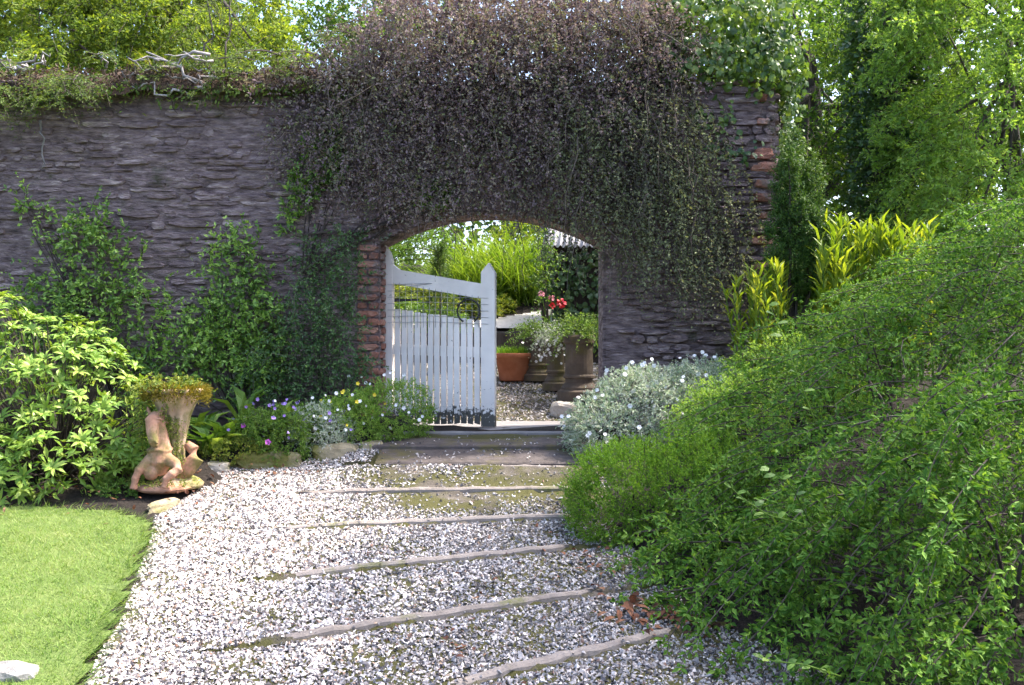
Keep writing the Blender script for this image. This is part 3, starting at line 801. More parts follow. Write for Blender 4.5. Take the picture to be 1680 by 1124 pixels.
def flower_mesh(kind, r, mats):
    g = Geo(); k = 6 if kind == 'daisy' else 5
    a = np.arange(k) / k * 2 * np.pi
    ax = np.stack([np.cos(a), np.sin(a), np.full(k, .25 if kind == 'daisy' else .7)], 1)
    V, T = leaves(np.zeros((k, 3)), ax, np.broadcast_to([0, 0, 1.], (k, 3)), r, r * .9, True, .2, .15)
    g.add(V, T)
    me = g.mesh('flower'); me.materials.append(mats); return me
def flowers(root, pts, me, lo=.8, hi=1.25, name='flower', face=None):
    inv = inv_of(root)
    for p in pts:
        o = bpy.data.objects.new(name, me); COL.objects.link(o); o.parent = root; o.matrix_parent_inverse = inv
        q = nrm(np.array([0, 0, CAMZ + 1.5]) - p) + rng.normal(0, .45, 3)
        rot = Vector(q).to_track_quat('Z', 'Y')
        o.matrix_basis = Matrix.LocRotScale(Vector(p), rot, Vector([random.uniform(lo, hi)] * 3))

unit_leaf = {}
def leaf_objects(root, pos, ax, up, L, W, mat, ind=300, fold=.25, droop=.2, name='leaf', rest='foliage'):
    """the leaves that show largest become parts of their own (shared mesh), the others one joined part"""
    d = np.linalg.norm(pos - np.array([0, 0, CAMZ]), axis=1)
    tc = nrm(np.array([0, 0, CAMZ]) - pos); u = nrm(np.cross(np.cross(ax, up), ax))
    size = L * W / d ** 2 * (.2 + np.abs((u * tc).sum(1)))
    order = np.argsort(-size)
    key = (mat.name, round(fold, 2), round(droop, 2))
    if key not in unit_leaf:
        V, T = leaves(np.zeros((1, 3)), np.array([[1., 0, 0]]), np.array([[0, 0, 1.]]), 1., 1., True, 0, 0)
        # x along the leaf, y half widths, z set by fold and droop
        V[3:, 2] += fold * .12; V[1, 2] += droop * .3; V[2, 2] -= droop
        me = Geo().add(V, T).mesh('leaf'); me.materials.append(mat); unit_leaf[key] = me
    me = unit_leaf[key]
    inv = inv_of(root)
    a = nrm(ax); s = nrm(np.cross(u, a)); u = np.cross(a, s)
    for i in order[:ind]:
        o = bpy.data.objects.new(name, me); COL.objects.link(o); o.parent = root; o.matrix_parent_inverse = inv
        mt = Matrix(((a[i, 0] * L[i], s[i, 0] * W[i], u[i, 0] * L[i], pos[i, 0]), (a[i, 1] * L[i], s[i, 1] * W[i], u[i, 1] * L[i], pos[i, 1]),
                     (a[i, 2] * L[i], s[i, 2] * W[i], u[i, 2] * L[i], pos[i, 2]), (0, 0, 0, 1)))
        o.matrix_basis = mt
    r = order[ind:]
    if len(r):
        V, T = leaves(pos[r], ax[r], up[r], L[r], W[r], True, fold, droop)
        put(Geo().add(V, T).obj(rest, mat, kind='stuff'), root)

def mound_points(blobs, n, seed_up=.2):
    p, nn = blob_points(blobs, n * 2, (.93, 1.03), .0)
    k = nn[:, 2] > -.2
    p, nn = p[k], nn[k]; i = rng.permutation(len(p))[:n]
    return p[i], nn[i]

# ------------------------------------------------------------------ right-hand shrubs
def fan_shrub(name, label, blobs, nb, L, flow, mat, fill, fillL, outw=.35, rnd=.22, stems=14, nvup=(0, 0, .7), shell=(.75, 1.0), inner_shell=(.45, .84), **kw):
    base = base_of(blobs); root = thing(name, label, 'shrub', base); lg, tg = Geo(), Geo()
    p, nn = blob_points(blobs, nb, shell, -.25)
    d = nn * outw + np.array(flow) + rng.normal(0, rnd, p.shape); Ls = rng.uniform(*L, len(p))
    fans(lg, tg, p - nrm(d) * (Ls * .55)[:, None], d, nn + np.array(nvup) + rng.normal(0, .15, p.shape), Ls, **kw)
    p2, n2 = blob_points(blobs, fill, inner_shell, -.8)
    add_sprays(lg, tg, p2, n2 * .4 + np.array(flow) * .6 + rng.normal(0, .45, p2.shape), L=fillL, nl=12, tufts=2, ll=kw['ll'], lw=kw['lw'], droop=.3, ang=50, tw=.002, K=4)
    k = rng.choice(len(p), stems, replace=False); stems_to(tg, (base[0], base[1], base[2] - .05), p[k] - nn[k] * .15, .012)
    put(lg.obj('foliage', mat), root); put(tg.obj('stems', M['twig'], kind='stuff'), root)
    return root
# broad arching cotoneaster on the bank
fan_shrub('cotoneaster', 'broad green small-leaved shrub with arching sprays spreading over the bank beside the steps',
     [((2.75, 6.9, 1.0), (1.15, 1.25, 1.05)), ((2.0, 7.1, .8), (.75, .85, .72)), ((3.5, 7.3, 1.35), (1.2, 1.3, 1.25)), ((1.75, 6.35, .55), (.5, .6, .55)), ((3.9, 6.3, 1.3), (.9, .9, 1.1)), ((2.6, 5.9, .75), (1.0, .7, .75)), ((4.1, 7.6, 2.05), (.95, .9, .85)), ((3.5, 8.3, 1.5), (1.1, .5, .7))],
     500, (.6, 1.15), (-.85, -.3, .12), M['coto'], 1500, .35, rnd=.16, nsub=14, sub=.28, nl=9, tufts=2, ll=.033, lw=.015, droop=.42, ang=48)
# nearest one, long drooping branches with dark gaps
fan_shrub('cotoneaster', 'large dark shrub with long drooping leafy branches and deep gaps overhanging the gravel',
     [((2.55, 5.0, .66), (1.1, .9, .95)), ((1.75, 5.25, .44), (.7, .65, .52)), ((1.1, 5.95, .35), (.5, .55, .36)), ((3.2, 4.5, .5), (1.2, .85, .9)), ((2.2, 4.45, .2), (.8, .5, .42)), ((1.05, 5.5, .18), (.42, .4, .26)), ((1.6, 4.75, .12), (.55, .42, .3))],
     150, (.7, 1.3), (-.8, -.4, -.05), M['coto'], 900, .35, outw=.4, rnd=.12, inner_shell=(.2, .66), nsub=20, sub=.15, nl=7, tufts=4, ll=.038, lw=.016, droop=.62, ang=56)
# bright heath mound
bush('heath_mound', 'bright green low heath-like mound beside the mossy steps', 'shrub',
     [((.85, 6.9, .52), (.5, .5, .36)), ((1.3, 6.75, .55), (.45, .5, .42)), ((.62, 6.75, .36), (.25, .35, .28))], 2300, M['heath'],
     L=(.10, .2), flow=(-.15, -.1, .6), outw=.5, rnd=.3, nl=12, tufts=2, ll=.024, lw=.007, droop=.1, ang=40, tw=.0015, stems=8, inner=.15, K=3, face=-.1)
# silver leaved mound with white flowers
blobs = [((.82, 8.55, .78), (.38, .42, .36)), ((1.15, 8.65, .95), (.5, .45, .42)), ((1.65, 8.7, 1.0), (.5, .45, .42))]
sm = bush('silver_mound', 'silvery leaved mound dotted with white flowers at the foot of the right gate pier', 'shrub', blobs, 1900, M['silver'],
     L=(.08, .18), flow=(-.1, -.1, .4), outw=.6, rnd=.4, nl=9, tufts=2, ll=.036, lw=.011, droop=.15, ang=45, tw=.0015, stems=8, inner=.15, K=3, face=-.1)
fl = flower_mesh('daisy', .02, M['white_petal'])
p, nn = mound_points(blobs, 48); flowers(sm, p + nn * .05, fl)
# greener low shrub behind it
bush('cotoneaster', 'light green fine-leaved shrub behind the silvery mound, below the wall end', 'shrub',
     [((1.75, 7.9, .85), (.5, .45, .45)), ((2.3, 8.3, 1.05), (.65, .5, .6))], 1100, M['feather'], L=(.15, .3), flow=(-.4, -.3, .2), outw=.5, rnd=.35,
     nl=14, tufts=2, ll=.024, lw=.011, droop=.25, ang=50, tw=.002, stems=10, inner=.2, K=4)
# yew
yb = []
for px, py0, py1, r in ((1302, 207, 330, 15), (1281, 262, 380, 14), (1341, 247, 360, 13), (1318, 262, 400, 16), (1300, 300, 470, 26), (1330, 340, 480, 26), (1268, 335, 470, 16), (1356, 350, 480, 18), (1290, 238, 330, 12), (1310, 400, 500, 44)):
    d = 9.0; a = P(px, py0, d); c = P(px, py1, d); yb.append((((a[0] + c[0]) / 2, d + rng.uniform(-.12, .12), (a[2] + c[2]) / 2), (r / F * d, r / F * d, (a[2] - c[2]) / 2)))
bush('yew', 'dark upright columnar yew with paler shoot tips standing by the wall end', 'shrub', yb, 1300, M['yew'],
     L=(.08, .16), flow=(0, 0, .7), outw=.6, rnd=.2, nl=14, tufts=2, ll=.034, lw=.010, droop=-.05, ang=55, tw=.002, stems=14, inner=.4, K=4, base=(yb[0][0][0], 9.0, 1.0), stemr=.02)
# lime lance-leaved perennials either side of the yew
def lance_clump(name, label, pts, nper, L, W, mat, ind, group=None, spread=.35):
    root = thing(name, label, 'plant', tuple(pts[0][:3]), group)
    PP, AA, UU, LL, WW = [], [], [], [], []
    tg = Geo()
    for b in pts:
        hgt = b[3] if len(b) > 3 else .5
        base = np.array(b[:3])
        tip = base + np.array([rng.normal(0, .06), rng.normal(0, .06), hgt])
        tg.add(*tube([base - [0, 0, .05], (base + tip) / 2, tip], [.008, .007, .004], 5))
        t = np.sort(rng.uniform(.25, 1, nper)); a = np.arange(nper) * 2.4 + rng.uniform(0, 6)
        pos = base + (tip - base) * t[:, None]
        up_ = .35 + 1.2 * t
        ax = np.stack([np.cos(a) * spread * 1.6, np.sin(a) * spread * 1.6, up_], 1) + rng.normal(0, .1, (nper, 3))
        PP.append(pos); AA.append(nrm(ax)); UU.append(np.stack([-np.cos(a), -np.sin(a), np.full(nper, .5)], 1)); LL.append(L * rng.uniform(.7, 1.2, nper)); WW.append(W * rng.uniform(.8, 1.2, nper))
    put(tg.obj('stems', M['border']), root)
    leaf_objects(root, np.concatenate(PP), np.concatenate(AA), np.concatenate(UU), np.concatenate(LL), np.concatenate(WW), mat, ind, .3, .22)
    return root
def gz(x, y): return float(Hsoil(np.array([x]), np.array([y]))[0])
pts = []
for i in range(48):
    px = rng.uniform(1342, 1545); d = rng.uniform(8.5, 9.1); x = (px - 840) / F * d
    top = P(px, 335 + .10 * abs(px - 1440) + rng.uniform(0, 50), d)[2]; pts.append((x, d, 1.15, top - 1.15 - .16))
lance_clump('lance_leaf_clump', 'lime yellow lance-leaved perennials glowing behind the yew and the cotoneaster', pts, 30, .23, .036, M['lime'], 300)
pts = []
for i in range(24):
    px = rng.uniform(1225, 1300); d = rng.uniform(8.5, 9.0); x = (px - 840) / F * d
    top = P(px, 405 + rng.uniform(0, 50) + .5 * max(0, 1275 - px), d)[2]; pts.append((x, d, .95, top - .95 - .12))
lance_clump('lance_leaf_clump', 'lime green lance-leaved clump in front of the stone wall end', pts, 22, .18, .030, M['lime'], 200)
# larger leaved climbing stems threading the cotoneaster
def vine(name, label, path_px, L, group=None, n=9):
    pts = np.array([P(*p) for p in path_px])
    t = np.linspace(0, 1, len(pts)); tt = np.linspace(0, 1, 14)
    c = np.stack([np.interp(tt, t, pts[:, k]) for k in range(3)], 1)
    root = thing(name, label, 'vine', tuple(c[0]), group)
    put(Geo().add(*tube(c, np.linspace(.004, .0015, 14), 5)).obj('stem', M['border'], smooth=True), root)
    q = np.linspace(.12, 1, n); pos = np.stack([np.interp(q, tt, c[:, k]) for k in range(3)], 1)
    ax = np.stack([np.where(np.arange(n) % 2, 1., -1.) + rng.normal(0, .3, n), rng.normal(-.3, .3, n), rng.normal(.35, .3, n)], 1)
    leaf_objects(root, pos, ax, np.broadcast_to([0, -.5, 1.], (n, 3)) + rng.normal(0, .2, (n, 3)), rng.uniform(.7, 1.1, n) * L, rng.uniform(.45, .65, n) * L, M['border'], n, .2, .1)
vine('honeysuckle_vine', 'pale round-leaved shoot climbing out of the big drooping shrub above the gravel', [(1320, 860, 4.6), (1260, 845, 4.45), (1215, 815, 4.4), (1190, 790, 4.4)], .055, n=8)
vine('honeysuckle_vine', 'upright pale shoot with paired leaves rising from the drooping shrub', [(1330, 860, 4.7), (1300, 800, 4.5), (1275, 780, 4.45), (1262, 768, 4.4)], .058, n=7)
vine('honeysuckle_vine', 'tall thin shoot with broad leaves standing up through the broad arching shrub', [(1340, 700, 5.9), (1310, 620, 5.75), (1280, 540, 5.7), (1262, 500, 5.7)], .07, n=8)
vine('ivy_runner', 'ivy runner with lobed leaves creeping onto the gravel under the shrub', [(1380, 1110, 4.3), (1320, 1090, 4.25), (1270, 1085, 4.3), (1240, 1075, 4.4)], .05, n=12)
# fallen leaves
def litter(n, cx, cy, sx, sy, keep=None, s=.05):
    X = rng.normal(cx, sx, n); Y = rng.normal(cy, sy, n)
    Z = np.maximum(Hpath(X, Y) + .025, 0 * X - 1) + rng.uniform(0, .02, n)
    return leaves(np.stack([X, Y, Z], 1), np.stack([rng.normal(size=n), rng.normal(size=n), rng.normal(0, .25, n)], 1), np.stack([rng.normal(0, .35, n), rng.normal(0, .35, n), np.ones(n)], 1), rng.uniform(.6, 1.3, n) * s, rng.uniform(.4, .7, n) * s, True, .3, .2)
g = Geo(); g.add(*litter(90, .83, 5.42, .16, .12, s=.07)); g.add(*litter(26, .45, 6.15, .12, .15)); g.add(*litter(22, .2, 5.6, .5, .6, s=.035)); g.add(*litter(10, -.25, 4.75, .05, .05))
g.add(*litter(40, -1.95, 8.1, .3, .08, s=.04)); g.add(*litter(12, -1.9, 6.2, .5, .9, s=.03))
g.obj('fallen_leaves', M['deadleaf'], kind='stuff')
V, T = litter(260, -3.1, 7.6, .7, .45, s=.04); V[:, 2] += .06
Geo().add(V, T).obj('bed_leaf_litter', M['deadleaf'], kind='stuff')
M['hemlock'] = leafmat('hemlock_needle', [(.05, .10, .015), (.09, .16, .025), (.15, .22, .035), (.22, .28, .06)], trans=.4, rough=.55)

# ------------------------------------------------------------------ climbers on the wall
def poly_pts(poly, n):
    """random pixels inside a photo polygon"""
    poly = [tuple(p) for p in poly]; xs = [p[0] for p in poly]; ys = [p[1] for p in poly]
    X = rng.uniform(min(xs), max(xs), n * 6); Y = rng.uniform(min(ys), max(ys), n * 6)
    k = inpoly(X, Y, poly); return X[k][:n], Y[k][:n]
def on_wall(px, py, off):
    """pixels -> points `off` metres in front of the wall face"""
    d = WF - np.broadcast_to(np.asarray(off, float), np.shape(px))
    return np.stack([(px - 840) / F * d, d, CAMZ - (py - 562) / F * d], 1)

casc = thing('wall_cotoneaster', 'huge twiggy brownish shrub cascading over the wall above the arch', 'shrub', (.2, 9.9, 3.7))
lgb, lgg, tg = Geo(), Geo(), Geo()
main = [(600, -10), (1100, -10), (1130, 60), (1120, 160), (1160, 250), (1180, 330), (1120, 345), (990, 350), (880, 330), (680, 330), (570, 310), (510, 270), (480, 200), (500, 120), (560, 60)]
px, py = poly_pts(main, 2800); px = px + rng.normal(0, 22, len(px)); py = py + rng.normal(0, 16, len(px))
qx, qy = poly_pts([(430, 110), (560, 60), (620, 60), (600, 310), (500, 340), (460, 250)], 260); px = np.concatenate([px, qx]); py = np.concatenate([py, qy])
edge = np.clip(np.minimum((px - 480) / 200, (1200 - px) / 200), .15, 1)
off = (.10 + .50 * edge * np.clip(1.25 - py / 420, .35, 1)) * rng.uniform(.35, 1.0, len(px))
st = on_wall(px, py, off)
d = np.stack([rng.normal(.0, .55, len(px)) + (px - 800) / 900, rng.normal(-.25, .25, len(px)), rng.normal(-.75, .5, len(px))], 1)
kb = rng.random(len(px)) < .78
add_sprays(lgg, tg, st[~kb], d[~kb], L=rng.uniform(.15, .4, (~kb).sum()), nl=11, tufts=2, ll=.033, lw=.016, droop=.35, ang=55, tw=.0024, K=4, wob=.2)
st, d, px = st[kb], d[kb], px[kb]
add_sprays(lgb, tg, st, d, L=rng.uniform(.14, .42, len(px)), nl=11, tufts=2, ll=.034, lw=.018, droop=.3, ang=58, tw=.0024, K=4, wob=.2)
px, py = poly_pts([(640, -25), (1100, -25), (1110, 130), (560, 130)], 1300); st = on_wall(px, py, rng.uniform(-.6, .15, len(px)))
add_sprays(lgb, tg, st, rng.normal(0, .6, st.shape) + [0, -.2, -.2], L=rng.uniform(.15, .35, len(px)), nl=10, tufts=2, ll=.05, lw=.03, droop=.3, ang=58, tw=.0024, K=4, wob=.2)
# greener hanging sprays to the right and along the arch
right = [(900, 230), (1000, 120), (1110, 120), (1180, 260), (1225, 330), (1205, 440), (1110, 440), (1040, 420), (1000, 370), (940, 320)]
px, py = poly_pts(right, 800); px = px + rng.normal(0, 28, len(px)); py = py + rng.normal(0, 18, len(px)); px = np.minimum(px, 1232)
off = (.12 + .35 * np.clip((1240 - px) / 150, 0, 1)) * rng.uniform(.5, 1.1, len(px))
add_sprays(lgg, tg, on_wall(px, py, off), np.stack([rng.normal(.15, .4, len(px)), rng.normal(-.2, .2, len(px)), rng.normal(-1, .3, len(px))], 1),
           L=rng.uniform(.25, .5, len(px)), nl=14, tufts=2, ll=.034, lw=.017, droop=.4, ang=52, tw=.003, K=5, wob=.14)
for px0, py0, n_ in ((1050, 400, 26), (1130, 420, 22), (1010, 300, 14), (930, 330, 12), (905, 340, 10), (1190, 400, 12)):
    px = rng.normal(px0, 25, n_); py = rng.normal(py0, 15, n_)
    add_sprays(lgg, tg, on_wall(px, py, rng.uniform(.1, .4, n_)), np.stack([rng.normal(.1, .25, n_), rng.normal(-.15, .15, n_), np.full(n_, -1.)], 1), L=rng.uniform(.35, .6, n_), nl=22, tufts=2, ll=.026, lw=.012, droop=.2, ang=50, tw=.003, K=6)
# top growth standing above the wall
bl = [((-.75, 9.75, 4.0), (.7, .5, .5)), ((-.2, 9.75, 4.2), (.7, .5, .6)), ((.45, 9.7, 4.25), (.8, .5, .65)), ((1.15, 9.7, 4.2), (.7, .5, .65))]
p, nn = blob_points(bl, 3000, (.4, 1.0), -.8)
add_sprays(lgb, tg, p, nn * .5 + rng.normal(0, .6, p.shape) + [0, -.2, -.1], L=rng.uniform(.15, .4, len(p)), nl=11, tufts=2, ll=.036, lw=.02, droop=.3, ang=55, tw=.0026, K=4)
# bare branches
for i in range(120):
    px, py = poly_pts(main, 1); a = on_wall(px, py, rng.uniform(.3, .62))[0]
    dr = np.array([rng.normal(0, .45), rng.normal(-.1, .15), -abs(rng.normal(.8, .3))]); ln = rng.uniform(.3, .9)
    c = [a + dr * ln * t + rng.normal(0, .02, 3) for t in np.linspace(0, 1, 6)]
    tg.add(*tube(c, np.linspace(.006, .002, 6), 4))
for i in range(16):
    a = np.array([rng.uniform(-.7, 1.3), 9.85, 3.75]); b_ = np.array([a[0] + rng.normal(0, .6), 9.25, rng.uniform(2.9, 3.6)]); mdl = (a + b_) / 2 + [0, -.1, .3]
    t = np.linspace(0, 1, 9)[:, None]; c = a * (1 - t) ** 2 + 2 * mdl * t * (1 - t) + b_ * t * t + rng.normal(0, .015, (9, 3))
    tg.add(*tube(c, np.linspace(.03, .01, 9), 6))
# a dark stem creeping along the arch shoulder
c = on_wall(np.array([500., 540, 590, 640, 680]), np.array([385., 380, 382, 365, 340]), .08); tg.add(*tube(c, [.012, .014, .016, .014, .01], 6))
put(lgb.obj('foliage', M['brownleaf'], label='brownish purple twiggy leaves'), casc); put(lgg.obj('hanging_foliage', M['greycoto'], label='greener hanging sprays'), casc)
put(tg.obj('stems', M['twig'], kind='stuff'), casc)

def wall_climber(name, label, polys, mat, off=(.05, .28), L=(.2, .42), d0=(0, -.35, .35), rnd=.5, base=None, group=None, **kw):
    root = thing(name, label, 'climber', base)
    lg, tg = Geo(), Geo()
    for poly, n_ in polys:
        px, py = poly_pts(poly, n_)
        st = on_wall(px, py, rng.uniform(*off, len(px)))
        add_sprays(lg, tg, st, np.array(d0) + rng.normal(0, rnd, st.shape), L=rng.uniform(*L, len(px)), **kw)
        k = rng.choice(len(st), min(9, len(st)), replace=False)
        stems_to(tg, base, st[k] + [0, .04, 0], .009, .05)
    put(lg.obj('foliage', mat), root); put(tg.obj('stems', M['twig'], kind='stuff'), root)
    return root
kw = dict(nl=9, tufts=2, ll=.052, lw=.026, droop=.2, ang=50, tw=.003, K=4)
wall_climber('wall_climber', 'green leafy climber fanning up the stone wall behind the rhododendron', [([(100, 360), (180, 345), (190, 400), (215, 440), (265, 520), (280, 600), (260, 660), (60, 660), (0, 560), (30, 470), (110, 455)], 430), ([(60, 420), (130, 330), (190, 350), (300, 500), (280, 620), (0, 600)], 110), ([(20, 330), (60, 322), (90, 345), (60, 365), (25, 352)], 14)],
             M['climber'], base=(-3.7, 9.45, .72), **kw)
wall_climber('wall_climber', 'narrow green climber tapering up the wall between two bare patches of stone', [([(375, 390), (405, 385), (410, 450), (440, 510), (470, 580), (470, 640), (290, 640), (300, 540), (350, 490), (375, 450)], 330), ([(340, 480), (375, 370), (425, 380), (480, 560), (300, 600)], 90)],
             M['climber'], base=(-2.55, 9.45, .72), **kw)
kw2 = dict(kw); kw2.update(ll=.034, lw=.015, nl=12)
wall_climber('wall_climber', 'dark evergreen climber with bare lower branches left of the brick jamb', [([(480, 400), (560, 380), (600, 400), (598, 470), (570, 520), (600, 560), (615, 640), (560, 665), (380, 650), (430, 570), (480, 500)], 620)],
             M['darkivy'], base=(-1.75, 9.4, .74), off=(.03, .45), L=(.2, .4), d0=(.1, -.4, -.1), **kw2)
wall_climber('wall_climber', 'patch of small round green leaves beside the cascading shrub', [([(500, 235), (560, 225), (575, 270), (550, 310), (505, 330), (470, 390), (470, 330)], 150), ([(680, 300), (740, 300), (740, 345), (690, 350)], 35)],
             M['climber'], base=(-1.95, 9.45, 2.2), off=(.02, .1), L=(.08, .2), **kw)

# ivy over the wall's right end
def ivy(name, label, pos, nrmv, L, mat, base, ind, stems=12):
    n_ = len(pos); root = thing(name, label, 'ivy', base)
    ax = nrm(np.stack([rng.normal(0, .6, n_), rng.normal(-.2, .3, n_), rng.normal(-.7, .4, n_)], 1)); up = nrmv + rng.normal(0, .35, (n_, 3))
    Ls = L * rng.uniform(.6, 1.25, n_)
    leaf_objects(root, pos, ax, up, Ls, Ls * rng.uniform(.75, 1.0, n_), mat, ind, .3, .15)
    tg = Geo(); k = rng.choice(n_, min(stems, n_), replace=False); stems_to(tg, base, pos[k], .008, .1); put(tg.obj('stems', M['twig'], kind='stuff'), root)
    return root
bl = [((1.75, 9.72, 4.22), (.65, .48, .38)), ((2.4, 9.72, 4.22), (.45, .5, .45)), ((2.0, 9.7, 4.7), (.8, .5, .35))]
p, nn = blob_points(bl, 3400, (.5, 1.05), -.8)
px, py = poly_pts([(1060, 60), (1280, 60), (1280, 105), (1200, 112), (1130, 130), (1090, 150)], 160); q = on_wall(px, py, rng.uniform(.08, .3, len(px)))
p = np.concatenate([p, q]); nn = np.concatenate([nn, np.broadcast_to([0, -1., .5], q.shape)])
ivy('ivy', 'glossy green ivy heaped on the top corner of the wall', p, nn, .075, M['ivy'], (2.0, 9.8, 4.02), 300)
n_ = 900; xx = XE + .05 + np.abs(rng.normal(0, .12, n_)); yy = rng.uniform(9.5, 10.1, n_); z_ = rng.uniform(2.7, 4.3, n_)
ivy('ivy', 'curtain of ivy hanging down the free end of the wall', np.stack([xx, yy, z_], 1), np.broadcast_to([.6, -.8, .4], (n_, 3)), .06, M['ivy'], (2.62, 9.8, 3.7), 200)
for i, (px0, py0, sx, sy, n_, lb) in enumerate(((1165, 190, 22, 12, 46, 'small tuft of dark ivy on the bare stone under the wall top'), (1200, 245, 30, 12, 40, 'sparse ivy shoot below the tuft on the wall face'))):
    px = rng.normal(px0, sx, n_); py = rng.normal(py0, sy, n_); q = on_wall(px, py, rng.uniform(.06, .12, n_))
    ivy('ivy', lb, q, np.broadcast_to([0, -1., .6], q.shape), .065, M['darkivy'] if i else M['ivy'], tuple(on_wall(np.array([px0]), np.array([py0]), np.array([.04]))[0]), n_, 5)

# ------------------------------------------------------------------ debris and roots on the wall top
top = Geo()
xs_ = np.arange(-7, -1.2, .08); ys_ = np.linspace(9.36, 10.15, 11)
Xg, Yg = np.meshgrid(xs_, ys_); prof = np.clip(1 - ((Yg - 9.8) / .44) ** 2, 0, 1) ** .5
Zg = 3.98 + prof * (.17 + .09 * ndnoise(Xg, Yg, 4, 4)) + .035 * ndnoise(Xg, Yg, 17, 6) - np.where(Yg < 9.45, .05 + .10 * np.clip(ndnoise(Xg, Xg * .3, 6, 21) + .3, 0, 2), 0)
V = np.stack([Xg, Yg, Zg], 2).reshape(-1, 3); nx = len(xs_)
i = np.arange((nx - 1) * 10); a = (i // (nx - 1)) * nx + i % (nx - 1)
deb = thing('wall_top_turf', 'brown peaty debris and dead leaves lying along the wall top', 'debris', (-3.5, 9.8, 4.0))
put(Geo().add(V, None, np.stack([a, a + 1, a + nx + 1, a + nx], 1)).obj('peat', rockmat('peat', [(.025, .016, .010), (.07, .042, .027), (.15, .09, .06)], scale=9, bump=1, bscale=30, per=0, moss=(.07, .075, .02), mossamt=.4), smooth=True), deb)
n_ = 5200; X = rng.uniform(-6, -1.3, n_); Yv = rng.uniform(9.33, 9.95, n_); Zv = 3.98 + np.clip(1 - ((Yv - 9.8) / .44) ** 2, 0, 1) ** .5 * (.17 + .09 * ndnoise(X, Yv, 4, 4)) + rng.normal(0.01, .03, n_)
V, T = leaves(np.stack([X, Yv, Zv], 1), rng.normal(0, 1, (n_, 3)) + [0, -.4, -.2], rvec(n_), rng.uniform(.02, .06, n_), rng.uniform(.01, .025, n_), True)
M['peatleaf'] = leafmat('peat_leaf', [(.03, .022, .015), (.07, .05, .035), (.12, .085, .06), (.17, .12, .09)], trans=.15, rough=.7, spec=.2, tcol=(1.1, .9, .6))
put(Geo().add(V, T).obj('dead_leaves', M['peatleaf'], kind='stuff'), deb)
tg = Geo()
for i in range(70):
    x = rng.uniform(-5.6, -1.7); ln = rng.uniform(.06, .3); c = np.array([[x + rng.normal(0, .02) * k, 9.40 + .012 * k + rng.normal(0, .01), 4.0 - ln * k / 5] for k in range(6)]); tg.add(*tube(c, np.linspace(.006, .002, 6), 4))
put(tg.obj('hanging_rootlets', M['twig'], kind='stuff'), deb)
n_ = 900; X = rng.uniform(-6, -1.5, n_); hz = np.abs(rng.normal(0, .08, n_)) * (1 + .8 * ndnoise(X, X * 0, 5, 8)); V, T = leaves(np.stack([X, 9.40 - rng.uniform(0, .06, n_), 4.03 - .05 - hz], 1), rng.normal(0, .6, (n_, 3)) + [0, -.4, -.9], rvec(n_), rng.uniform(.03, .07, n_), rng.uniform(.012, .03, n_), True)
put(Geo().add(V, T).obj('hanging_moss', M['hemlock'], kind='stuff'), deb)
roots = thing('root_tangle', 'bleached grey twisted roots sprawling over the wall edge', 'roots', (-3.6, 9.7, 4.05))
def crook(a, b_, r, k=8, j=.05):
    t = np.linspace(0, 1, k)[:, None]; c = a * (1 - t) + b_ * t + rng.normal(0, j, (k, 3)) * np.sin(t * np.pi) ** .5
    return c, np.linspace(r, r * .35, k)
for px0, py0, px1, py1, r in ((345, 90, 220, 100, .012), (340, 140, 240, 85, .014), (300, 150, 215, 140, .010), (335, 145, 290, 160, .014), (300, 155, 330, 135, .012), (350, 100, 270, 90, .010), (260, 100, 205, 125, .010), (290, 110, 210, 95, .012),
                              (245, 160, 265, 135, .008), (330, 100, 300, 85, .008), (30, 118, 60, 90, .016), (30, 118, 0, 110, .012), (28, 120, 75, 100, .012), (25, 115, 10, 90, .009), (70, 105, 82, 88, .009), (240, 130, 200, 118, .008), (310, 125, 250, 118, .010),
                              (60, 195, 70, 278, .010), (175, 110, 160, 90, .008), (345, 120, 320, 100, .009), (360, 130, 300, 130, .009)):
    a = P(px0, py0, 9.4 + rng.uniform(-.05, .2)); b_ = P(px1, py1, 9.35 + rng.uniform(-.1, .15))
    if py1 == 278: a[1] = 9.45; b_[1] = 9.42
    c, rr = crook(a, b_, r * 1.35, 8, .032); put(Geo().add(*tube(c, rr, 6)).obj('root', M['deadwood'], smooth=True), roots)

# conifer branches drooping over the wall on the left
def droop_branches(name, label, starts, mat, base, n=10, L=(.35, .6), ll=.03, lw=.011, nl=24):
    root = thing(name, label, 'branch', base); lg, tg = Geo(), Geo()
    for s, d_, ln in starts:
        s = np.array(s); d_ = nrm(np.array(d_, float))
        c = [s + d_ * ln * t + np.array([0, 0, -.35]) * ln * t * t for t in np.linspace(0, 1, 8)]
        tg.add(*tube(c, np.linspace(.012, .003, 8), 5))
        k = rng.uniform(.1, 1, n * 3); pos = np.array([s + d_ * ln * t + np.array([0, 0, -.35]) * ln * t * t for t in k])
        sd = np.cross(d_, [0, 0, 1.]) * np.where(rng.random(n * 3) < .5, 1, -1)[:, None]
        add_sprays(lg, tg, pos, d_ * .8 + sd * .7 + rng.normal(0, .2, (n * 3, 3)) + [0, 0, -.2], L=rng.uniform(*L, n * 3) * (1.1 - .5 * k), nl=nl, ll=ll, lw=lw, droop=.4, ang=55, flat=np.array([0, -.6, .8]), tw=.0025, K=5)
    put(lg.obj('foliage', mat), root); put(tg.obj('stems', M['twig'], kind='stuff'), root); return root
st = []
for px, py, ln in ((-40, 135, .8), (20, 150, .8), (60, 135, .9), (100, 140, .8), (140, 130, .7), (-80, 150, .8), (40, 110, .8), (0, 165, .7), (80, 165, .6), (130, 160, .5), (30, 175, .6)):
    st.append((P(px, py, 9.75), (rng.normal(.15, .4), -1.0, .05), ln))
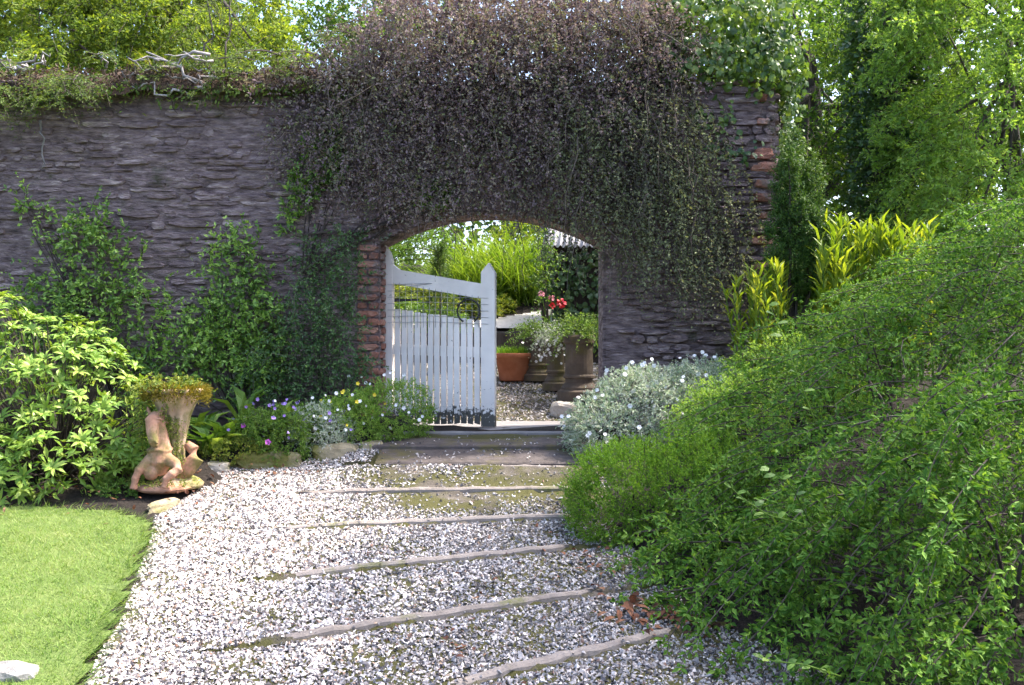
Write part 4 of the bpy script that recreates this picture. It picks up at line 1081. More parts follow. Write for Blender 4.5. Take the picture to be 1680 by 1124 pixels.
droop_branches('drooping_conifer', 'soft green conifer branches drooping over the left end of the wall', st, M['hemlock'], (-4.6, 10.0, 3.8))
st = [(P(px, py, 9.8), (rng.normal(-.3, .5), -1, .15), rng.uniform(.4, .65)) for px, py in ((470, 130), (440, 125), (520, 90), (560, 75), (410, 130), (590, 60), (500, 110), (380, 125), (350, 105), (420, 100), (460, 90), (540, 110), (395, 150))]
droop_branches('drooping_conifer', 'short green conifer sprays on the wall top beside the cascading shrub', st, M['hemlock'], (-2.0, 9.9, 3.8), n=5, L=(.2, .4))
st = [(P(px, py, 9.8), (rng.normal(0, .6), -1, .25), rng.uniform(.35, .6)) for px, py in ((170, 130), (205, 145), (240, 120), (285, 140), (320, 120), (350, 145), (190, 105), (370, 160), (260, 155))]
droop_branches('drooping_conifer', 'straggling green sprays among the bleached roots on the wall top', st, M['hemlock'], (-3.4, 9.9, 3.9), n=4, L=(.15, .35))

# ------------------------------------------------------------------ garden seen through the arch
def lathe(prof, ns=28, flute=0, fl_from=0, cap=True, sq=None):
    K = len(prof); a = np.arange(ns) / ns * 2 * np.pi
    V = []
    for i, (r, z) in enumerate(prof):
        k = 1 + (flute * np.cos(a * (ns // 6)) if flute and i >= fl_from else 0 * a)
        V.append(np.stack([r * k * np.cos(a), r * k * np.sin(a), np.full(ns, z)], 1))
    V = np.concatenate(V)
    Q = [(k * ns + i, k * ns + (i + 1) % ns, (k + 1) * ns + (i + 1) % ns, (k + 1) * ns + i) for k in range(K - 1) for i in range(ns)]
    return V, None, np.array(Q)
def tuft(root, c, r, n, L, mat, name='foliage', K=3, W=.005, spread=.5, bend=.4):
    a = rng.uniform(0, 6.28, n); rr = r * np.sqrt(rng.random(n)); b_ = np.stack([np.cos(a) * rr, np.sin(a) * rr, np.zeros(n)], 1) + c
    d = np.stack([np.cos(a) * rr / r * spread, np.sin(a) * rr / r * spread, np.ones(n)], 1) + rng.normal(0, .15, (n, 3))
    V, Q = blades(b_, d, rng.uniform(.6, 1.1, n) * L, W, rng.uniform(.3, 1.2, n) * bend, K)
    return put(Geo().add(V, None, Q).obj(name, mat), root)

pz = gz(0, 11.9); c = P(842, 625, 11.9)
pot = thing('flower_pot', 'round red terracotta pot filled with short bright grass', 'pot', (c[0], 11.9, pz))
Geo().add(*lathe([(.0, .02), (.155, .02), (.158, .0), (.165, .02), (.205, .27), (.228, .275), (.232, .33), (.226, .335), (.205, .333), (.20, .29), (0, .29)], 32)).obj('pot_body', M['terracotta'], pot, smooth=True)
tuft(pot, np.array([c[0], 11.9, pz + .28]), .19, 900, .17, M['heath'], 'grass', spread=.35, bend=.25)
M['chimney'] = rockmat('weathered_clay', [(.05, .04, .032), (.10, .078, .06), (.17, .13, .09)], scale=7, bump=.3, bscale=40, per=0, moss=(.10, .085, .03), mossamt=.42)
def chimney_pot(label, px, d, h, r):
    x = (px - 840) / F * d; zb = gz(x, d) + .005
    t = thing('chimney_pot', label, 'pot', (x, d, zb))
    Geo().add(*lathe([(0, 0.001), (r * 1.55, .001), (r * 1.55, h * .14), (r * 1.3, h * .17), (r * 1.3, h * .2), (r * 1.0, h * .27), (r * .98, h * .33), (r * 1.12, h * .345), (r * 1.12, h * .375), (r, h * .40), (r * .97, h * .85), (r * 1.12, h * .88), (r * 1.15, h * .97), (r * 1.05, h), (r * .85, h * .99), (0, h * .93)], 24)).obj('pot_body', M['chimney'], t, smooth=False)
    return t, np.array([x, d, zb + h])
kw = dict(nl=10, tufts=2, ll=.03, lw=.012, droop=.5, ang=50, tw=.002, K=4)
def pot_plant(t, c, r, n, mat, L=(.15, .3), down=.0, **k2):
    lg, tg = Geo(), Geo(); k = dict(kw); k.update(k2)
    u = rvec(n); u[:, 2] = np.abs(u[:, 2])
    add_sprays(lg, tg, c + u * r * .4, u + rng.normal(0, .3, (n, 3)) + [0, 0, -down], L=rng.uniform(*L, n), **k)
    put(lg.obj('foliage', mat), t); put(tg.obj('stems', M['twig'], kind='stuff'), t)
t1, c1 = chimney_pot('squat weathered clay chimney pot planter beside the red terracotta pot', 885, 11.9, .52, .14)
pot_plant(t1, c1, .25, 150, M['border'], L=(.2, .4))
t2, c2 = chimney_pot('narrow dark clay chimney pot planter with trailing white flowers', 912, 11.4, .6, .10)
pot_plant(t2, c2, .22, 120, M['silver'], L=(.15, .3), down=.5)
fm = flower_mesh('daisy', .018, M['white_petal'])
p = c2 + rng.normal(0, .12, (70, 3)) * [1, .8, .7] + [-.02, -.1, -.10]; flowers(t2, p, fm)
t3, c3 = chimney_pot('tall clay chimney pot planter with moulded foot nearest the right jamb', 950, 10.95, .72, .155)
pot_plant(t3, c3, .28, 190, M['border'], L=(.2, .42), down=.1)
ger = thing('geranium', 'red and pink geranium heads rising from the potted greenery', 'flowers', (float(c1[0]), 11.8, float(c1[2])))
tg = Geo(); g4 = Geo()
for px, py, mat in ((921, 497, 'red_petal'), (906, 502, 'red_petal'), (888, 482, 'pink_petal'), (905, 489, 'pink_petal')):
    q = P(px, py, 11.6); stem0 = np.array([c1[0] + .1, 11.75, c1[2]]); tg.add(*tube([stem0, (stem0 + q) / 2 + [0, 0, .05], q], .004, 5))
    s_ = .045 if px == 921 else .03
    u = rvec(26); V, T = leaves(q + u * s_ * .5, u + rng.normal(0, .3, u.shape), rvec(26), s_, s_ * .9, True); put(Geo().add(V, T).obj('flower_head', M[mat]), ger)
put(tg.obj('stems', M['border']), ger)

def boulder(name, label, c, s, mat, cat='stone', seed=0, group=None, rz=0, sub=3):
    bm = bmesh.new(); bmesh.ops.create_icosphere(bm, subdivisions=sub, radius=1)
    r_ = np.random.default_rng(seed); ks = r_.normal(0, 1.6, (7, 3)); ph = r_.uniform(0, 6, 7)
    for v in bm.verts:
        p = np.array(v.co); e = 4.0
        q = p / (np.abs(p) ** e).sum() ** (1 / e)
        q *= 1 + .09 * np.sin(ks @ p * 1.6 + ph).sum() / 2.5 + .035 * np.sin(ks @ p * 5 + ph * 2).sum() / 2
        v.co = q
    me = bpy.data.meshes.new(name); bm.to_mesh(me); bm.free(); me.materials.append(mat)
    o = bpy.data.objects.new(name, me); COL.objects.link(o); o.location = c; o.scale = s; o.rotation_euler = (0, 0, rz)
    return tag(o, label, cat, group)
M['palestone'] = rockmat('pale_rock', [(.2, .18, .16), (.36, .33, .29), (.5, .46, .42)], scale=12, bump=.6, bscale=30, per=0, moss=(.16, .15, .06), mossamt=.42)
M['sandstone'] = rockmat('mossy_sandstone', [(.16, .13, .08), (.30, .25, .16), (.42, .36, .25)], scale=10, bump=.7, bscale=30, per=0, moss=(.15, .15, .04), mossamt=.46)
q = P(925, 680, 10.35); boulder('rock', 'pale rough stone at the foot of the tall chimney pot', (q[0], 10.5, gz(q[0], 10.5) + .05), (.13, .1, .09), M['palestone'], seed=3)

# raised bed edge and pale walk
edge = thing('raised_bed_edge', 'dark timber edge of the raised bed behind the terracotta pot', 'bed edge', (-.1, 12.9, 1.2))
for k in range(2):
    put(Geo().add(*prism([(-1.4, 1.2 + k * .24), (.62, 1.2 + k * .24), (.62, 1.43 + k * .24), (-1.4, 1.43 + k * .24)], 12.88, 12.98)).obj('plank', M['bark']), edge)
WALK = [(-1.6, 14.0), (.3, 13.5), (1.2, 14.6), (1.2, 15.4), (.4, 14.9), (-.4, 14.5), (-1.6, 14.7)]
M['walk'] = rockmat('pale_walk', [(.35, .32, .28), (.5, .47, .42), (.6, .57, .52)], scale=20, bump=.5, bscale=60, per=0)
wk = Geo().add(*sheet(np.arange(-1.7, 1.3, .06), np.arange(13.3, 15.5, .06), lambda X, Y: Hsoil(X, Y) + .03, lambda X, Y: inpoly(X, Y, WALK))).obj('garden_walk', M['walk'], smooth=True); wk['kind'] = 'structure'
# iris / crocosmia clump
root = thing('iris_clump', 'tall clump of arching bright green sword leaves in the sunny garden', 'plant', (.0, 15.8, gz(0, 15.8)))
n_ = 1500; X = rng.uniform(-.75, .75, n_); Yv = rng.uniform(15.2, 16.6, n_); B = np.stack([X, Yv, Hsoil(X, Yv)], 1)
V, Q = blades(B, np.stack([rng.normal(-.12, .28, n_), rng.normal(-.1, .2, n_), np.ones(n_)], 1), rng.uniform(.6, 1.25, n_), .022, rng.uniform(.1, .7, n_), 5)
put(Geo().add(V, None, Q).obj('leaves', M['iris'], kind='stuff'), root)
root = thing('iris_clump', 'lower spiky green clump between the little conifer and the sword leaves', 'plant', (-.9, 15.6, gz(-.9, 15.6)))
n_ = 700; X = rng.normal(-.85, .22, n_); Yv = rng.normal(15.7, .25, n_); B = np.stack([X, Yv, Hsoil(X, Yv)], 1)
V, Q = blades(B, np.stack([(X + .85) * 1.5 + rng.normal(0, .3, n_), rng.normal(-.2, .3, n_), np.ones(n_)], 1), rng.uniform(.5, .9, n_), .016, rng.uniform(.2, .9, n_), 4)
put(Geo().add(V, None, Q).obj('leaves', M['iris'], kind='stuff'), root)
k3 = dict(nl=9, tufts=2, ll=.05, lw=.026, droop=.2, ang=50, tw=.003, K=3)
bush('hedge', 'tall mixed hedge with yellow splashed leaves closing the garden behind', 'hedge', [((-2.6, 18.6, 3.8), (1.4, .9, 1.6)), ((-1.0, 18.8, 3.9), (1.3, .9, 1.7)), ((.7, 18.8, 3.9), (1.3, .9, 1.7)), ((2.2, 18.6, 3.8), (1.2, .9, 1.6)), ((-4.2, 18.5, 3.7), (1.3, .9, 1.6))],
     2500, M['hedge'], L=(.25, .5), outw=.8, rnd=.4, base=(-.5, 18.7, 3.0), stems=12, inner=.2, stemr=.02, **k3)
bush('shrub', 'low yellow-green shrub seen over the gate', 'shrub', [((-1.75, 14.2, 2.1), (.5, .5, .45)), ((-1.25, 14.6, 2.1), (.5, .45, .4)), ((-2.3, 14.5, 2.2), (.5, .5, .5))], 900, M['meadow'], L=(.12, .25), flow=(0, 0, .4), stems=6, inner=.15, **k3)
bush('shrub', 'rounded green mound behind the gate mesh', 'shrub', [((-1.45, 13.5, 1.75), (.45, .4, .35)), ((-.9, 13.4, 1.72), (.35, .3, .28))], 700, M['border'], L=(.1, .22), flow=(0, 0, .4), stems=5, inner=.15, **k3)
bush('shrub', 'small bright bushy plant beside the pale garden walk', 'shrub', [((-.42, 14.75, 2.0), (.28, .25, .25)), ((-.15, 15.0, 2.05), (.2, .2, .2))], 300, M['meadow'], L=(.1, .2), flow=(0, 0, .4), stems=4, inner=.15, **k3)
bush('shrub', 'mid green bush below the hedge at the left of the view', 'shrub', [((-2.4, 16.6, 3.0), (.8, .6, .7)), ((-1.5, 17.0, 3.0), (.7, .6, .6))], 900, M['tree'], L=(.15, .3), flow=(0, 0, .4), stems=6, inner=.15, **k3)
bush('shrub', 'pale flowering spires above the sword leaves', 'shrub', [((.3, 17.0, 3.2), (.7, .4, .55)), ((1.0, 17.0, 3.2), (.5, .4, .6))], 500, M['lime'], L=(.2, .45), flow=(0, 0, 1.2), outw=.4, rnd=.2, stems=6, inner=.1, base=(.5, 17.0, 2.75), **k3)
# little conifer in a dark pot
cx = (722 - 840) / F * 12.3; zb = gz(cx, 12.3)
con = thing('potted_conifer', 'slim green conifer in a dark pot behind the gate', 'shrub', (cx, 12.3, zb))
Geo().add(*lathe([(0, .005), (.11, .005), (.135, .40), (.16, .405), (.16, .46), (.14, .46), (.13, .42), (0, .42)], 24)).obj('pot_body', M['chimney'], con, smooth=True)
lg, tg = Geo(), Geo(); n_ = 420; t = rng.random(n_) ** .8; a = rng.uniform(0, 6.28, n_); rr = .17 * np.minimum(1, (1 - t) * 1.5 + .02) * rng.uniform(.4, 1, n_)
st = np.stack([cx + np.cos(a) * rr, 12.3 + np.sin(a) * rr, zb + .45 + t * 1.05], 1)
add_sprays(lg, tg, st, np.stack([np.cos(a) * .5, np.sin(a) * .5, np.ones(n_)], 1), L=rng.uniform(.1, .2, n_), nl=12, tufts=2, ll=.025, lw=.008, droop=0, ang=40, tw=.002, K=3)
tg.add(*tube([(cx, 12.3, zb + .4), (cx, 12.3, zb + 1.4)], [.015, .004], 5)); put(lg.obj('foliage', M['yew']), con); put(tg.obj('stems', M['twig'], kind='stuff'), con)

# shed with corrugated roof, ivy clad
shed = thing('garden_shed', 'ivy-clad shed with a white corrugated roof beyond the arch', 'shed', (1.3, 13.9, 1.4))
M['shedwall'] = rockmat('shed_timber', [(.03, .025, .022), (.06, .05, .045), (.10, .085, .075)], scale=8, stretch=(6, 6, .4), bump=.4, per=.3)
for i, x in enumerate(np.arange(.55, 2.4, .15)):
    put(Geo().add(*prism([(x, 1.25), (x + .145, 1.25), (x + .145, 2.82), (x, 2.82)], 13.1, 13.13)).obj('board', M['shedwall']), shed)
put(Geo().add(*prism([(.58, 1.25), (2.35, 1.25), (2.35, 2.78), (.58, 2.78)], 13.14, 14.7)).obj('wall', M['shedwall']), shed)
xs_ = np.linspace(.42, 2.5, 140); V = []; 
for y_, z_ in ((12.92, 2.80), (13.9, 3.42), (14.9, 2.84)):
    for x in xs_: V.append((x + (.12 if y_ == 13.9 else 0) * (1 if x < 1.4 else -1) * 1.0, y_, z_ + .018 * math.sin(x * 2 * math.pi / .076)))
nx = len(xs_); Q = [(r * nx + i, r * nx + i + 1, (r + 1) * nx + i + 1, (r + 1) * nx + i) for r in (0, 1) for i in range(nx - 1)]
M['tin'] = rockmat('weathered_white_tin', [(.35, .33, .33), (.55, .53, .53), (.68, .66, .66)], scale=6, bump=.1, per=0)
o = Geo().add(np.array(V), None, np.array(Q)).obj('roof', M['tin'], smooth=True); sl = o.modifiers.new('thick', 'SOLIDIFY'); sl.thickness = .006; put(o, shed)
n_ = 900; X = rng.uniform(.42, 1.6, n_); Zv = rng.uniform(1.35, 2.75, n_); k = rng.random(n_) < .6 + .4 * (X < .9); X, Zv = X[k], Zv[k]; n_ = len(X)
pos = np.stack([X, 13.06 - rng.uniform(0, .12, n_), Zv], 1)
ivy('ivy', 'dark ivy covering the front of the shed', pos, np.broadcast_to([0, -1., .5], (n_, 3)), .085, M['darkivy'], (.9, 13.05, 1.35), 160)
px, py = poly_pts([(880, 370), (910, 375), (900, 470), (880, 500)], 60); dd = 12.7
st = np.stack([(px - 840) / F * dd, np.full(len(px), dd), CAMZ - (py - 562) / F * dd], 1)
cl = thing('climber', 'rambling climber on the near corner of the shed', 'climber', (.42, 12.9, 1.35)); lg, tg = Geo(), Geo()
add_sprays(lg, tg, st, rng.normal(0, .5, st.shape) + [0, -.2, -.2], L=.3, nl=9, tufts=2, ll=.05, lw=.025, droop=.3, ang=50, tw=.003, K=4); stems_to(tg, (.42, 12.9, 1.35), st[:8], .01)
put(lg.obj('foliage', M['border']), cl); put(tg.obj('stems', M['twig'], kind='stuff'), cl)

# ------------------------------------------------------------------ left border
# rhododendron: whorls of large leaves at the shoot tips
rb = [((-3.55, 7.75, 1.05), (.62, .55, .72)), ((-3.15, 7.75, .85), (.5, .5, .5)), ((-4.15, 7.8, 1.2), (.6, .55, .75)), ((-3.35, 7.35, .72), (.38, .35, .36)), ((-3.75, 7.25, .62), (.4, .3, .3))]
rho = thing('rhododendron', 'rounded yellow-green rhododendron with whorled glossy leaves at the lawn edge', 'shrub', (-3.55, 7.75, gz(-3.55, 7.75)))
p, nn = blob_points(rb, 330, (.88, 1.04), -.15)
tg = Geo(); PP, AA, UU, LL, WW = [], [], [], [], []
for c, nv_ in zip(p, nn):
    dr = nrm(nv_ * .6 + np.array([0, -.1, .7]) + rng.normal(0, .2, 3))
    k = rng.integers(8, 12); a = np.arange(k) * 2.4 + rng.uniform(0, 6)
    u = nrm(np.cross(dr, [.3, .9, .1])); v = np.cross(dr, u)
    lift = rng.uniform(.15, .75, k)[:, None]
    ax = (u * np.cos(a)[:, None] + v * np.sin(a)[:, None]) + dr * lift
    PP.append(c - dr * rng.uniform(0, .03, k)[:, None]); AA.append(nrm(ax)); UU.append(np.broadcast_to(dr, (k, 3)) + rng.normal(0, .12, (k, 3)))
    LL.append(rng.uniform(.065, .115, k)); WW.append(rng.uniform(.024, .034, k))
stems_to(tg, (-3.55, 7.75, .45), p, .008, .06)
leaf_objects(rho, np.concatenate(PP), np.concatenate(AA), np.concatenate(UU), np.concatenate(LL), np.concatenate(WW), M['rhodo'], 300, .3, .22)
put(tg.obj('stems', M['twig'], kind='stuff'), rho)
p, nn = blob_points(rb, 420, (.4, .8), -1); lg, tg = Geo(), Geo()
add_sprays(lg, tg, p, nn + rng.normal(0, .5, p.shape), L=.18, nl=8, ll=.08, lw=.028, droop=.1, ang=60, tw=.003, K=3); put(lg.obj('inner_foliage', M['rhodo']), rho); put(tg.obj('inner_stems', M['twig'], kind='stuff'), rho)

# ferny greens behind the urn
def fern(name, label, x, y, n_, L, mat, group=None):
    zb = gz(x, y); root = thing(name, label, 'fern', (x, y, zb), group); lg, tg = Geo(), Geo()
    a = np.arange(n_) * 2.4 + rng.uniform(0, 6)
    st = np.array([x, y, zb]) + rng.normal(0, .02, (n_, 3)) * [1, 1, 0]
    add_sprays(lg, tg, st, np.stack([np.cos(a) * .7, np.sin(a) * .7, np.ones(n_)], 1), L=rng.uniform(.7, 1.1, n_) * L, nl=40, ll=.07, lw=.018, droop=.35, ang=70, flat=np.array([0, 0, 1.]), wob=.04, tw=.003, K=6, t0=.2)
    put(lg.obj('fronds', mat), root); put(tg.obj('stems', M['border']), root)
fern('fern', 'fern tuft behind the terracotta planter', -2.95, 8.3, 15, .55, M['border'])
fern('fern', 'pale fern between the rhododendron and the wall climber', -3.1, 8.75, 16, .7, M['climber'])
fern('fern', 'low fern at the foot of the rhododendron', -2.95, 7.75, 10, .35, M['border'])

# broad leaved plants by the planter
def rosette(name, label, x, y, n_, L, W, mat, tilt=.9, group=None):
    zb = gz(x, y); root = thing(name, label, 'plant', (x, y, zb), group)
    a = np.arange(n_) * 2.4 + rng.uniform(0, 6); q = rng.uniform(.5, 1.6, n_) * tilt
    ax = np.stack([np.cos(a), np.sin(a), q], 1); up = np.stack([-np.cos(a) * q, -np.sin(a) * q, np.ones(n_)], 1)
    pos = np.array([x, y, zb]) + rng.normal(0, .03, (n_, 3)) * [1, 1, .3]
    leaf_objects(root, pos, nrm(ax), up, rng.uniform(.7, 1.15, n_) * L, rng.uniform(.8, 1.2, n_) * W, mat, n_, .35, .25)
    return root
spots = [(370, 715, 8.45, 16, 'broad-leaved plant right beside the terracotta planter'), (345, 725, 8.3, 14, 'broad-leaved plant tucked against the planter foot'), (400, 705, 8.6, 14, 'broad-leaved plant between the planter and the violet flowers'),
         (455, 700, 8.75, 14, 'upright broad-leaved clump under the dark climber'), (480, 705, 8.7, 10, 'small broad-leaved plant left of the silvery tuft'), (330, 690, 8.7, 12, 'broad-leaved plant half hidden behind the planter')]
for px, py, d, n_, lb in spots: rosette('border_plant', lb, (px - 840) / F * (d - .05), d - .05, n_, .30, .085, M['border'], tilt=1.3)
rosette('border_plant', 'single tall-leaved plant standing below the dark climber', (400 - 840) / F * 8.95, 8.95, 7, .42, .10, M['border'], tilt=2.2)

# flowering edge: low mounds
def mound(name, label, px, py, d, rx, rz_, n_, mat, fl=None, nf=0, ll=.03, lw=.008, L=(.06, .15), up=.4, ry=None):
    x = (px - 840) / F * d; zb = gz(x, d); bl = [((x, d, zb + rz_ * .2), (rx * .8, ry or rx * .65, rz_ * .95))] + [((x + rng.uniform(-.6, .6) * rx, d + rng.uniform(-.4, .4) * rx, zb + rz_ * rng.uniform(.05, .3)), (rx * rng.uniform(.35, .6), rx * rng.uniform(.35, .5), rz_ * rng.uniform(.5, .95))) for _ in range(5)]
    b_ = bush(name, label, 'plant', bl, n_, mat, L=L, flow=(0, -.05, up), outw=.6, rnd=.4, nl=9, tufts=2, ll=ll, lw=lw, droop=.2, ang=45, tw=.0012, stems=0, inner=.2, K=3, face=-.2)
    for me, k in (fl or []):
        p, nn = mound_points(bl, k); flowers(b_, p + nn * .06 + [0, 0, .02], me)
    return b_
W_ = flower_mesh('daisy', .016, M['white_petal']); Yl = flower_mesh('cup', .018, M['yellow_petal']); Vi = flower_mesh('cup', .018, M['violet_petal']); Mg = flower_mesh('cup', .026, M['magenta_petal'])
mound('feathery_mound', 'feathery green mound with white flowers spilling before the left gate stile', 635, 715, 9.0, .42, .34, 1100, M['feather'], [(W_, 16)])
mound('feathery_mound', 'green cushion with small yellow and white flowers beside the feathery mound', 578, 735, 8.72, .34, .3, 760, M['feather'], [(Yl, 18), (W_, 14)])
mound('silver_tuft', 'silvery grey cushion between violet and yellow flowers', 525, 738, 8.62, .3, .25, 620, M['silver'], [(Vi, 6), (W_, 5)])
mound('violet_flower_patch', 'low green patch with pale violet flowers along the stone edging', 440, 742, 8.48, .42, .26, 900, M['border'], [(Vi, 18)])
mound('violet_flower_patch', 'sparse violet flowers among greens near the silvery cushion', 485, 735, 8.6, .28, .26, 520, M['border'], [(Vi, 8), (W_, 5)])
mound('creeping_plant', 'pale green creeping mat on the mossy edging stone', 375, 755, 8.3, .34, .14, 620, M['meadow'], [(Mg, 2)], ll=.02, lw=.008, L=(.05, .1))
mound('creeping_plant', 'low weeds on the dark soil under the rhododendron', 190, 790, 7.35, .2, .07, 130, M['border'], ll=.025, lw=.012, L=(.05, .1))
for px, py, lb in ((572, 617, 'lone white flower on a thin stem before the brick jamb'), (600, 628, 'lone white flower drooping beside the brick jamb')):
    q = P(px, py, 9.15); t = thing('white_flower', lb, 'flower', (q[0], 9.15, gz(q[0], 9.15))); put(Geo().add(*tube([(q[0], 9.15, gz(q[0], 9.15)), (q[0] + .02, 9.15, (q[2] + .8) / 2), tuple(q)], .003, 4)).obj('stem', M['border']), t); flowers(t, [q], W_, name='flower_head')

# edging stones
boulder('edging_stone', 'long mossy sandstone kerb under the violet flowers', (-2.02, 8.27, .555), (.27, .075, .085), M['sandstone'], seed=11, rz=.16)
boulder('edging_stone', 'brown sandstone kerb under the silvery cushion', (-1.52, 8.5, .60), (.2, .08, .085), M['sandstone'], seed=12, rz=.28)
boulder('edging_stone', 'small pale kerb stone next to the planter', (-2.42, 8.12, .52), (.12, .06, .06), M['palestone'], seed=13, rz=.1)
boulder('edging_stone', 'dark kerb stone at the end of the row by the mossy step', (-1.22, 8.66, .62), (.12, .07, .07), M['sandstone'], seed=14, rz=.4)
boulder('edging_stone', 'long pale stone lying on end between the lawn and the planter', (-2.46, 7.05, .385), (.04, .18, .055), M['sandstone'], seed=15, rz=-.28)
boulder('rock', 'rounded white stone at the lawn corner', (-2.22, 4.36, .07), (.14, .10, .075), rockmat('white_stone', [(.08, .075, .07), (.24, .23, .215), (.42, .40, .38)], scale=14, bump=.8, bscale=40, per=0), seed=16)

# ------------------------------------------------------------------ terracotta planter with a horse-headed figure at its foot
M['vase'] = rockmat('pale_mossy_terracotta', [(.20, .13, .08), (.44, .31, .21), (.62, .49, .36)], scale=10, bump=.4, bscale=45, per=0, moss=(.20, .19, .06), mossamt=.45)
ux, uy = -2.58, 7.5; uz = gz(ux, uy) - .01
urn = thing('terracotta_planter', 'mossy fluted terracotta planter carried by a horse-headed figure at the gravel edge', 'planter', (ux, uy, uz))
ns = 64; prof = [(.0, .0), (.19, .0), (.20, .03), (.17, .06), (.11, .09), (.075, .15), (.062, .24), (.066, .34), (.085, .44), (.105, .54), (.135, .62), (.175, .68), (.205, .71), (.218, .735), (.205, .745), (.17, .73), (0, .70)]
a = np.arange(ns) / ns * 2 * np.pi; V = []
for i, (r_, z_) in enumerate(prof):
    fl_ = .2 * np.abs(np.sin(a * 5)) - .06 if 4 < i < 15 else 0 * a
    V.append(np.stack([ .045 + .10 * (z_ < .2) * (.2 - z_) + r_ * (1 - .05 + fl_) * np.cos(a), r_ * (1 - .05 + fl_) * np.sin(a), np.full(ns, z_)], 1))
K_ = len(prof); Q = np.array([(k * ns + i, k * ns + (i + 1) % ns, (k + 1) * ns + (i + 1) % ns, (k + 1) * ns + i) for k in range(K_ - 1) for i in range(ns)])
Geo().add(np.concatenate(V), None, Q).obj('vase', M['vase'], urn, smooth=True)
def ell(g, c, r, rot=None, n1=12, n2=8):
    th = np.linspace(0, np.pi, n2 + 1); ph = np.arange(n1) / n1 * 2 * np.pi
    V = np.array([[np.sin(t) * np.cos(f), np.sin(t) * np.sin(f), np.cos(t)] for t in th for f in ph]) * r
    if rot is not None: V = V @ np.array(rot).T
    Q = [(k * n1 + i, k * n1 + (i + 1) % n1, (k + 1) * n1 + (i + 1) % n1, (k + 1) * n1 + i) for k in range(n2) for i in range(n1)]
    g.add(V + np.array(c), None, np.array(Q))
g = Geo(); s = 4.6e-3
def U(px, py, y): return np.array([(px - 840) / F * (uy + y) - ux, y, CAMZ - (py - 562) / F * (uy + y) - uz])
# torso and neck
def limb(pts, rad): g.add(*tube(pts, rad, 12))
limb([U(262, 775, -.16), U(262, 755, -.20), U(264, 735, -.19), U(262, 712, -.17), U(258, 692, -.17), U(255, 678, -.14)], [.055, .085, .075, .058, .05, .03])
# head: long muzzle looking down
limb([U(256, 680, -.15), U(250, 690, -.22), U(250, 708, -.26), U(252, 724, -.28), U(253, 732, -.27)], [.035, .052, .044, .038, .022])
ell(g, U(243, 694, -.225), (.016, .016, .016)); ell(g, U(260, 692, -.235), (.016, .016, .016))
limb([U(246, 682, -.16), U(243, 672, -.15), U(241, 666, -.15)], [.016, .013, .004]); limb([U(262, 680, -.17), U(265, 671, -.16), U(267, 665, -.16)], [.016, .013, .004])
ell(g, U(248, 776, -.24), (.055, .05, .055)); ell(g, U(272, 756, -.2), (.06, .05, .06))
# brows, nostrils, mane and collar
ell(g, U(242, 688, -.24), (.024, .014, .009)); ell(g, U(261, 687, -.245), (.024, .014, .009)); ell(g, U(247, 727, -.305), (.012, .012, .010)); ell(g, U(258, 727, -.305), (.012, .012, .010))
for k in range(6): ell(g, U(268 + (k % 2) * 4, 684 + k * 9, -.13 - .006 * k), (.022, .02, .016))
ca = np.linspace(0, 2 * np.pi, 20); cc = U(262, 738, -.185); g.add(*tube(np.stack([cc[0] + .082 * np.cos(ca), cc[1] + .082 * np.sin(ca), cc[2] + .008 * np.sin(ca * 3)], 1), .012, 8))
# forelegs splayed
limb([U(250, 752, -.2), U(236, 765, -.25), U(228, 772, -.28), U(222, 785, -.29), U(219, 803, -.30)], [.05, .04, .036, .03, .032])
limb([U(272, 752, -.2), U(288, 762, -.25), U(292, 772, -.28), U(282, 778, -.31), U(272, 786, -.32), U(270, 800, -.32)], [.05, .042, .038, .034, .028, .03])
# tail curling round the foot
limb([U(285, 790, -.05), U(305, 770, -.06), U(322, 752, -.05), U(318, 738, -.03), U(306, 728, -.02)], [.06, .07, .06, .045, .03])
# plinth rock
ell(g, (.0, -.12, .015), (.21, .19, .045))
o = g.obj('figure', M['oldterra'], urn); rm = o.modifiers.new('remesh', 'REMESH'); rm.mode = 'VOXEL'; rm.voxel_size = .007; rm.use_smooth_shade = True
sm_ = o.modifiers.new('smooth', 'SMOOTH'); sm_.iterations = 2
# moss and trailing plants on the planter
n_ = 5200; a = rng.uniform(0, 6.28, n_); rr = .232 * np.sqrt(rng.uniform(.3, 1.08, n_)); pos = np.stack([ux + .045 + rr * np.cos(a), uy + rr * np.sin(a), uz + .735 + rng.normal(0, .018, n_) - np.abs(rng.normal(0, .035, n_)) * (rr > .205)], 1)
V, T = leaves(pos, np.stack([np.cos(a), np.sin(a), rng.normal(.2, .7, n_)], 1), rvec(n_), rng.uniform(.015, .045, n_), .009); put(Geo().add(V, T).obj('moss', M['mossgreen']), urn)
lg, tg = Geo(), Geo(); n_ = 130; u = rvec(n_); u[:, 2] = np.abs(u[:, 2])
add_sprays(lg, tg, np.array([ux, uy, uz + .72]) + u * [.16, .16, .03], u * [1, 1, .8] + [0, 0, .3], L=rng.uniform(.08, .2, n_), nl=9, tufts=2, ll=.026, lw=.018, droop=.3, ang=55, tw=.0015, K=3)
n_ = 46; st = np.array([ux, uy, uz]) + np.stack([rng.uniform(-.22, .05, n_), rng.uniform(-.2, -.1, n_), rng.uniform(.45, .72, n_)], 1)
add_sprays(lg, tg, st, np.stack([rng.normal(0, .2, n_), rng.normal(-.1, .1, n_), np.full(n_, -1.)], 1), L=rng.uniform(.1, .26, n_), nl=14, tufts=2, ll=.02, lw=.010, droop=.1, ang=50, tw=.0012, K=4)
n_ = 200; st = np.array([ux, uy, uz]) + np.stack([rng.normal(.06, .04, n_), rng.uniform(-.13, -.07, n_), rng.uniform(.06, .56, n_)], 1)
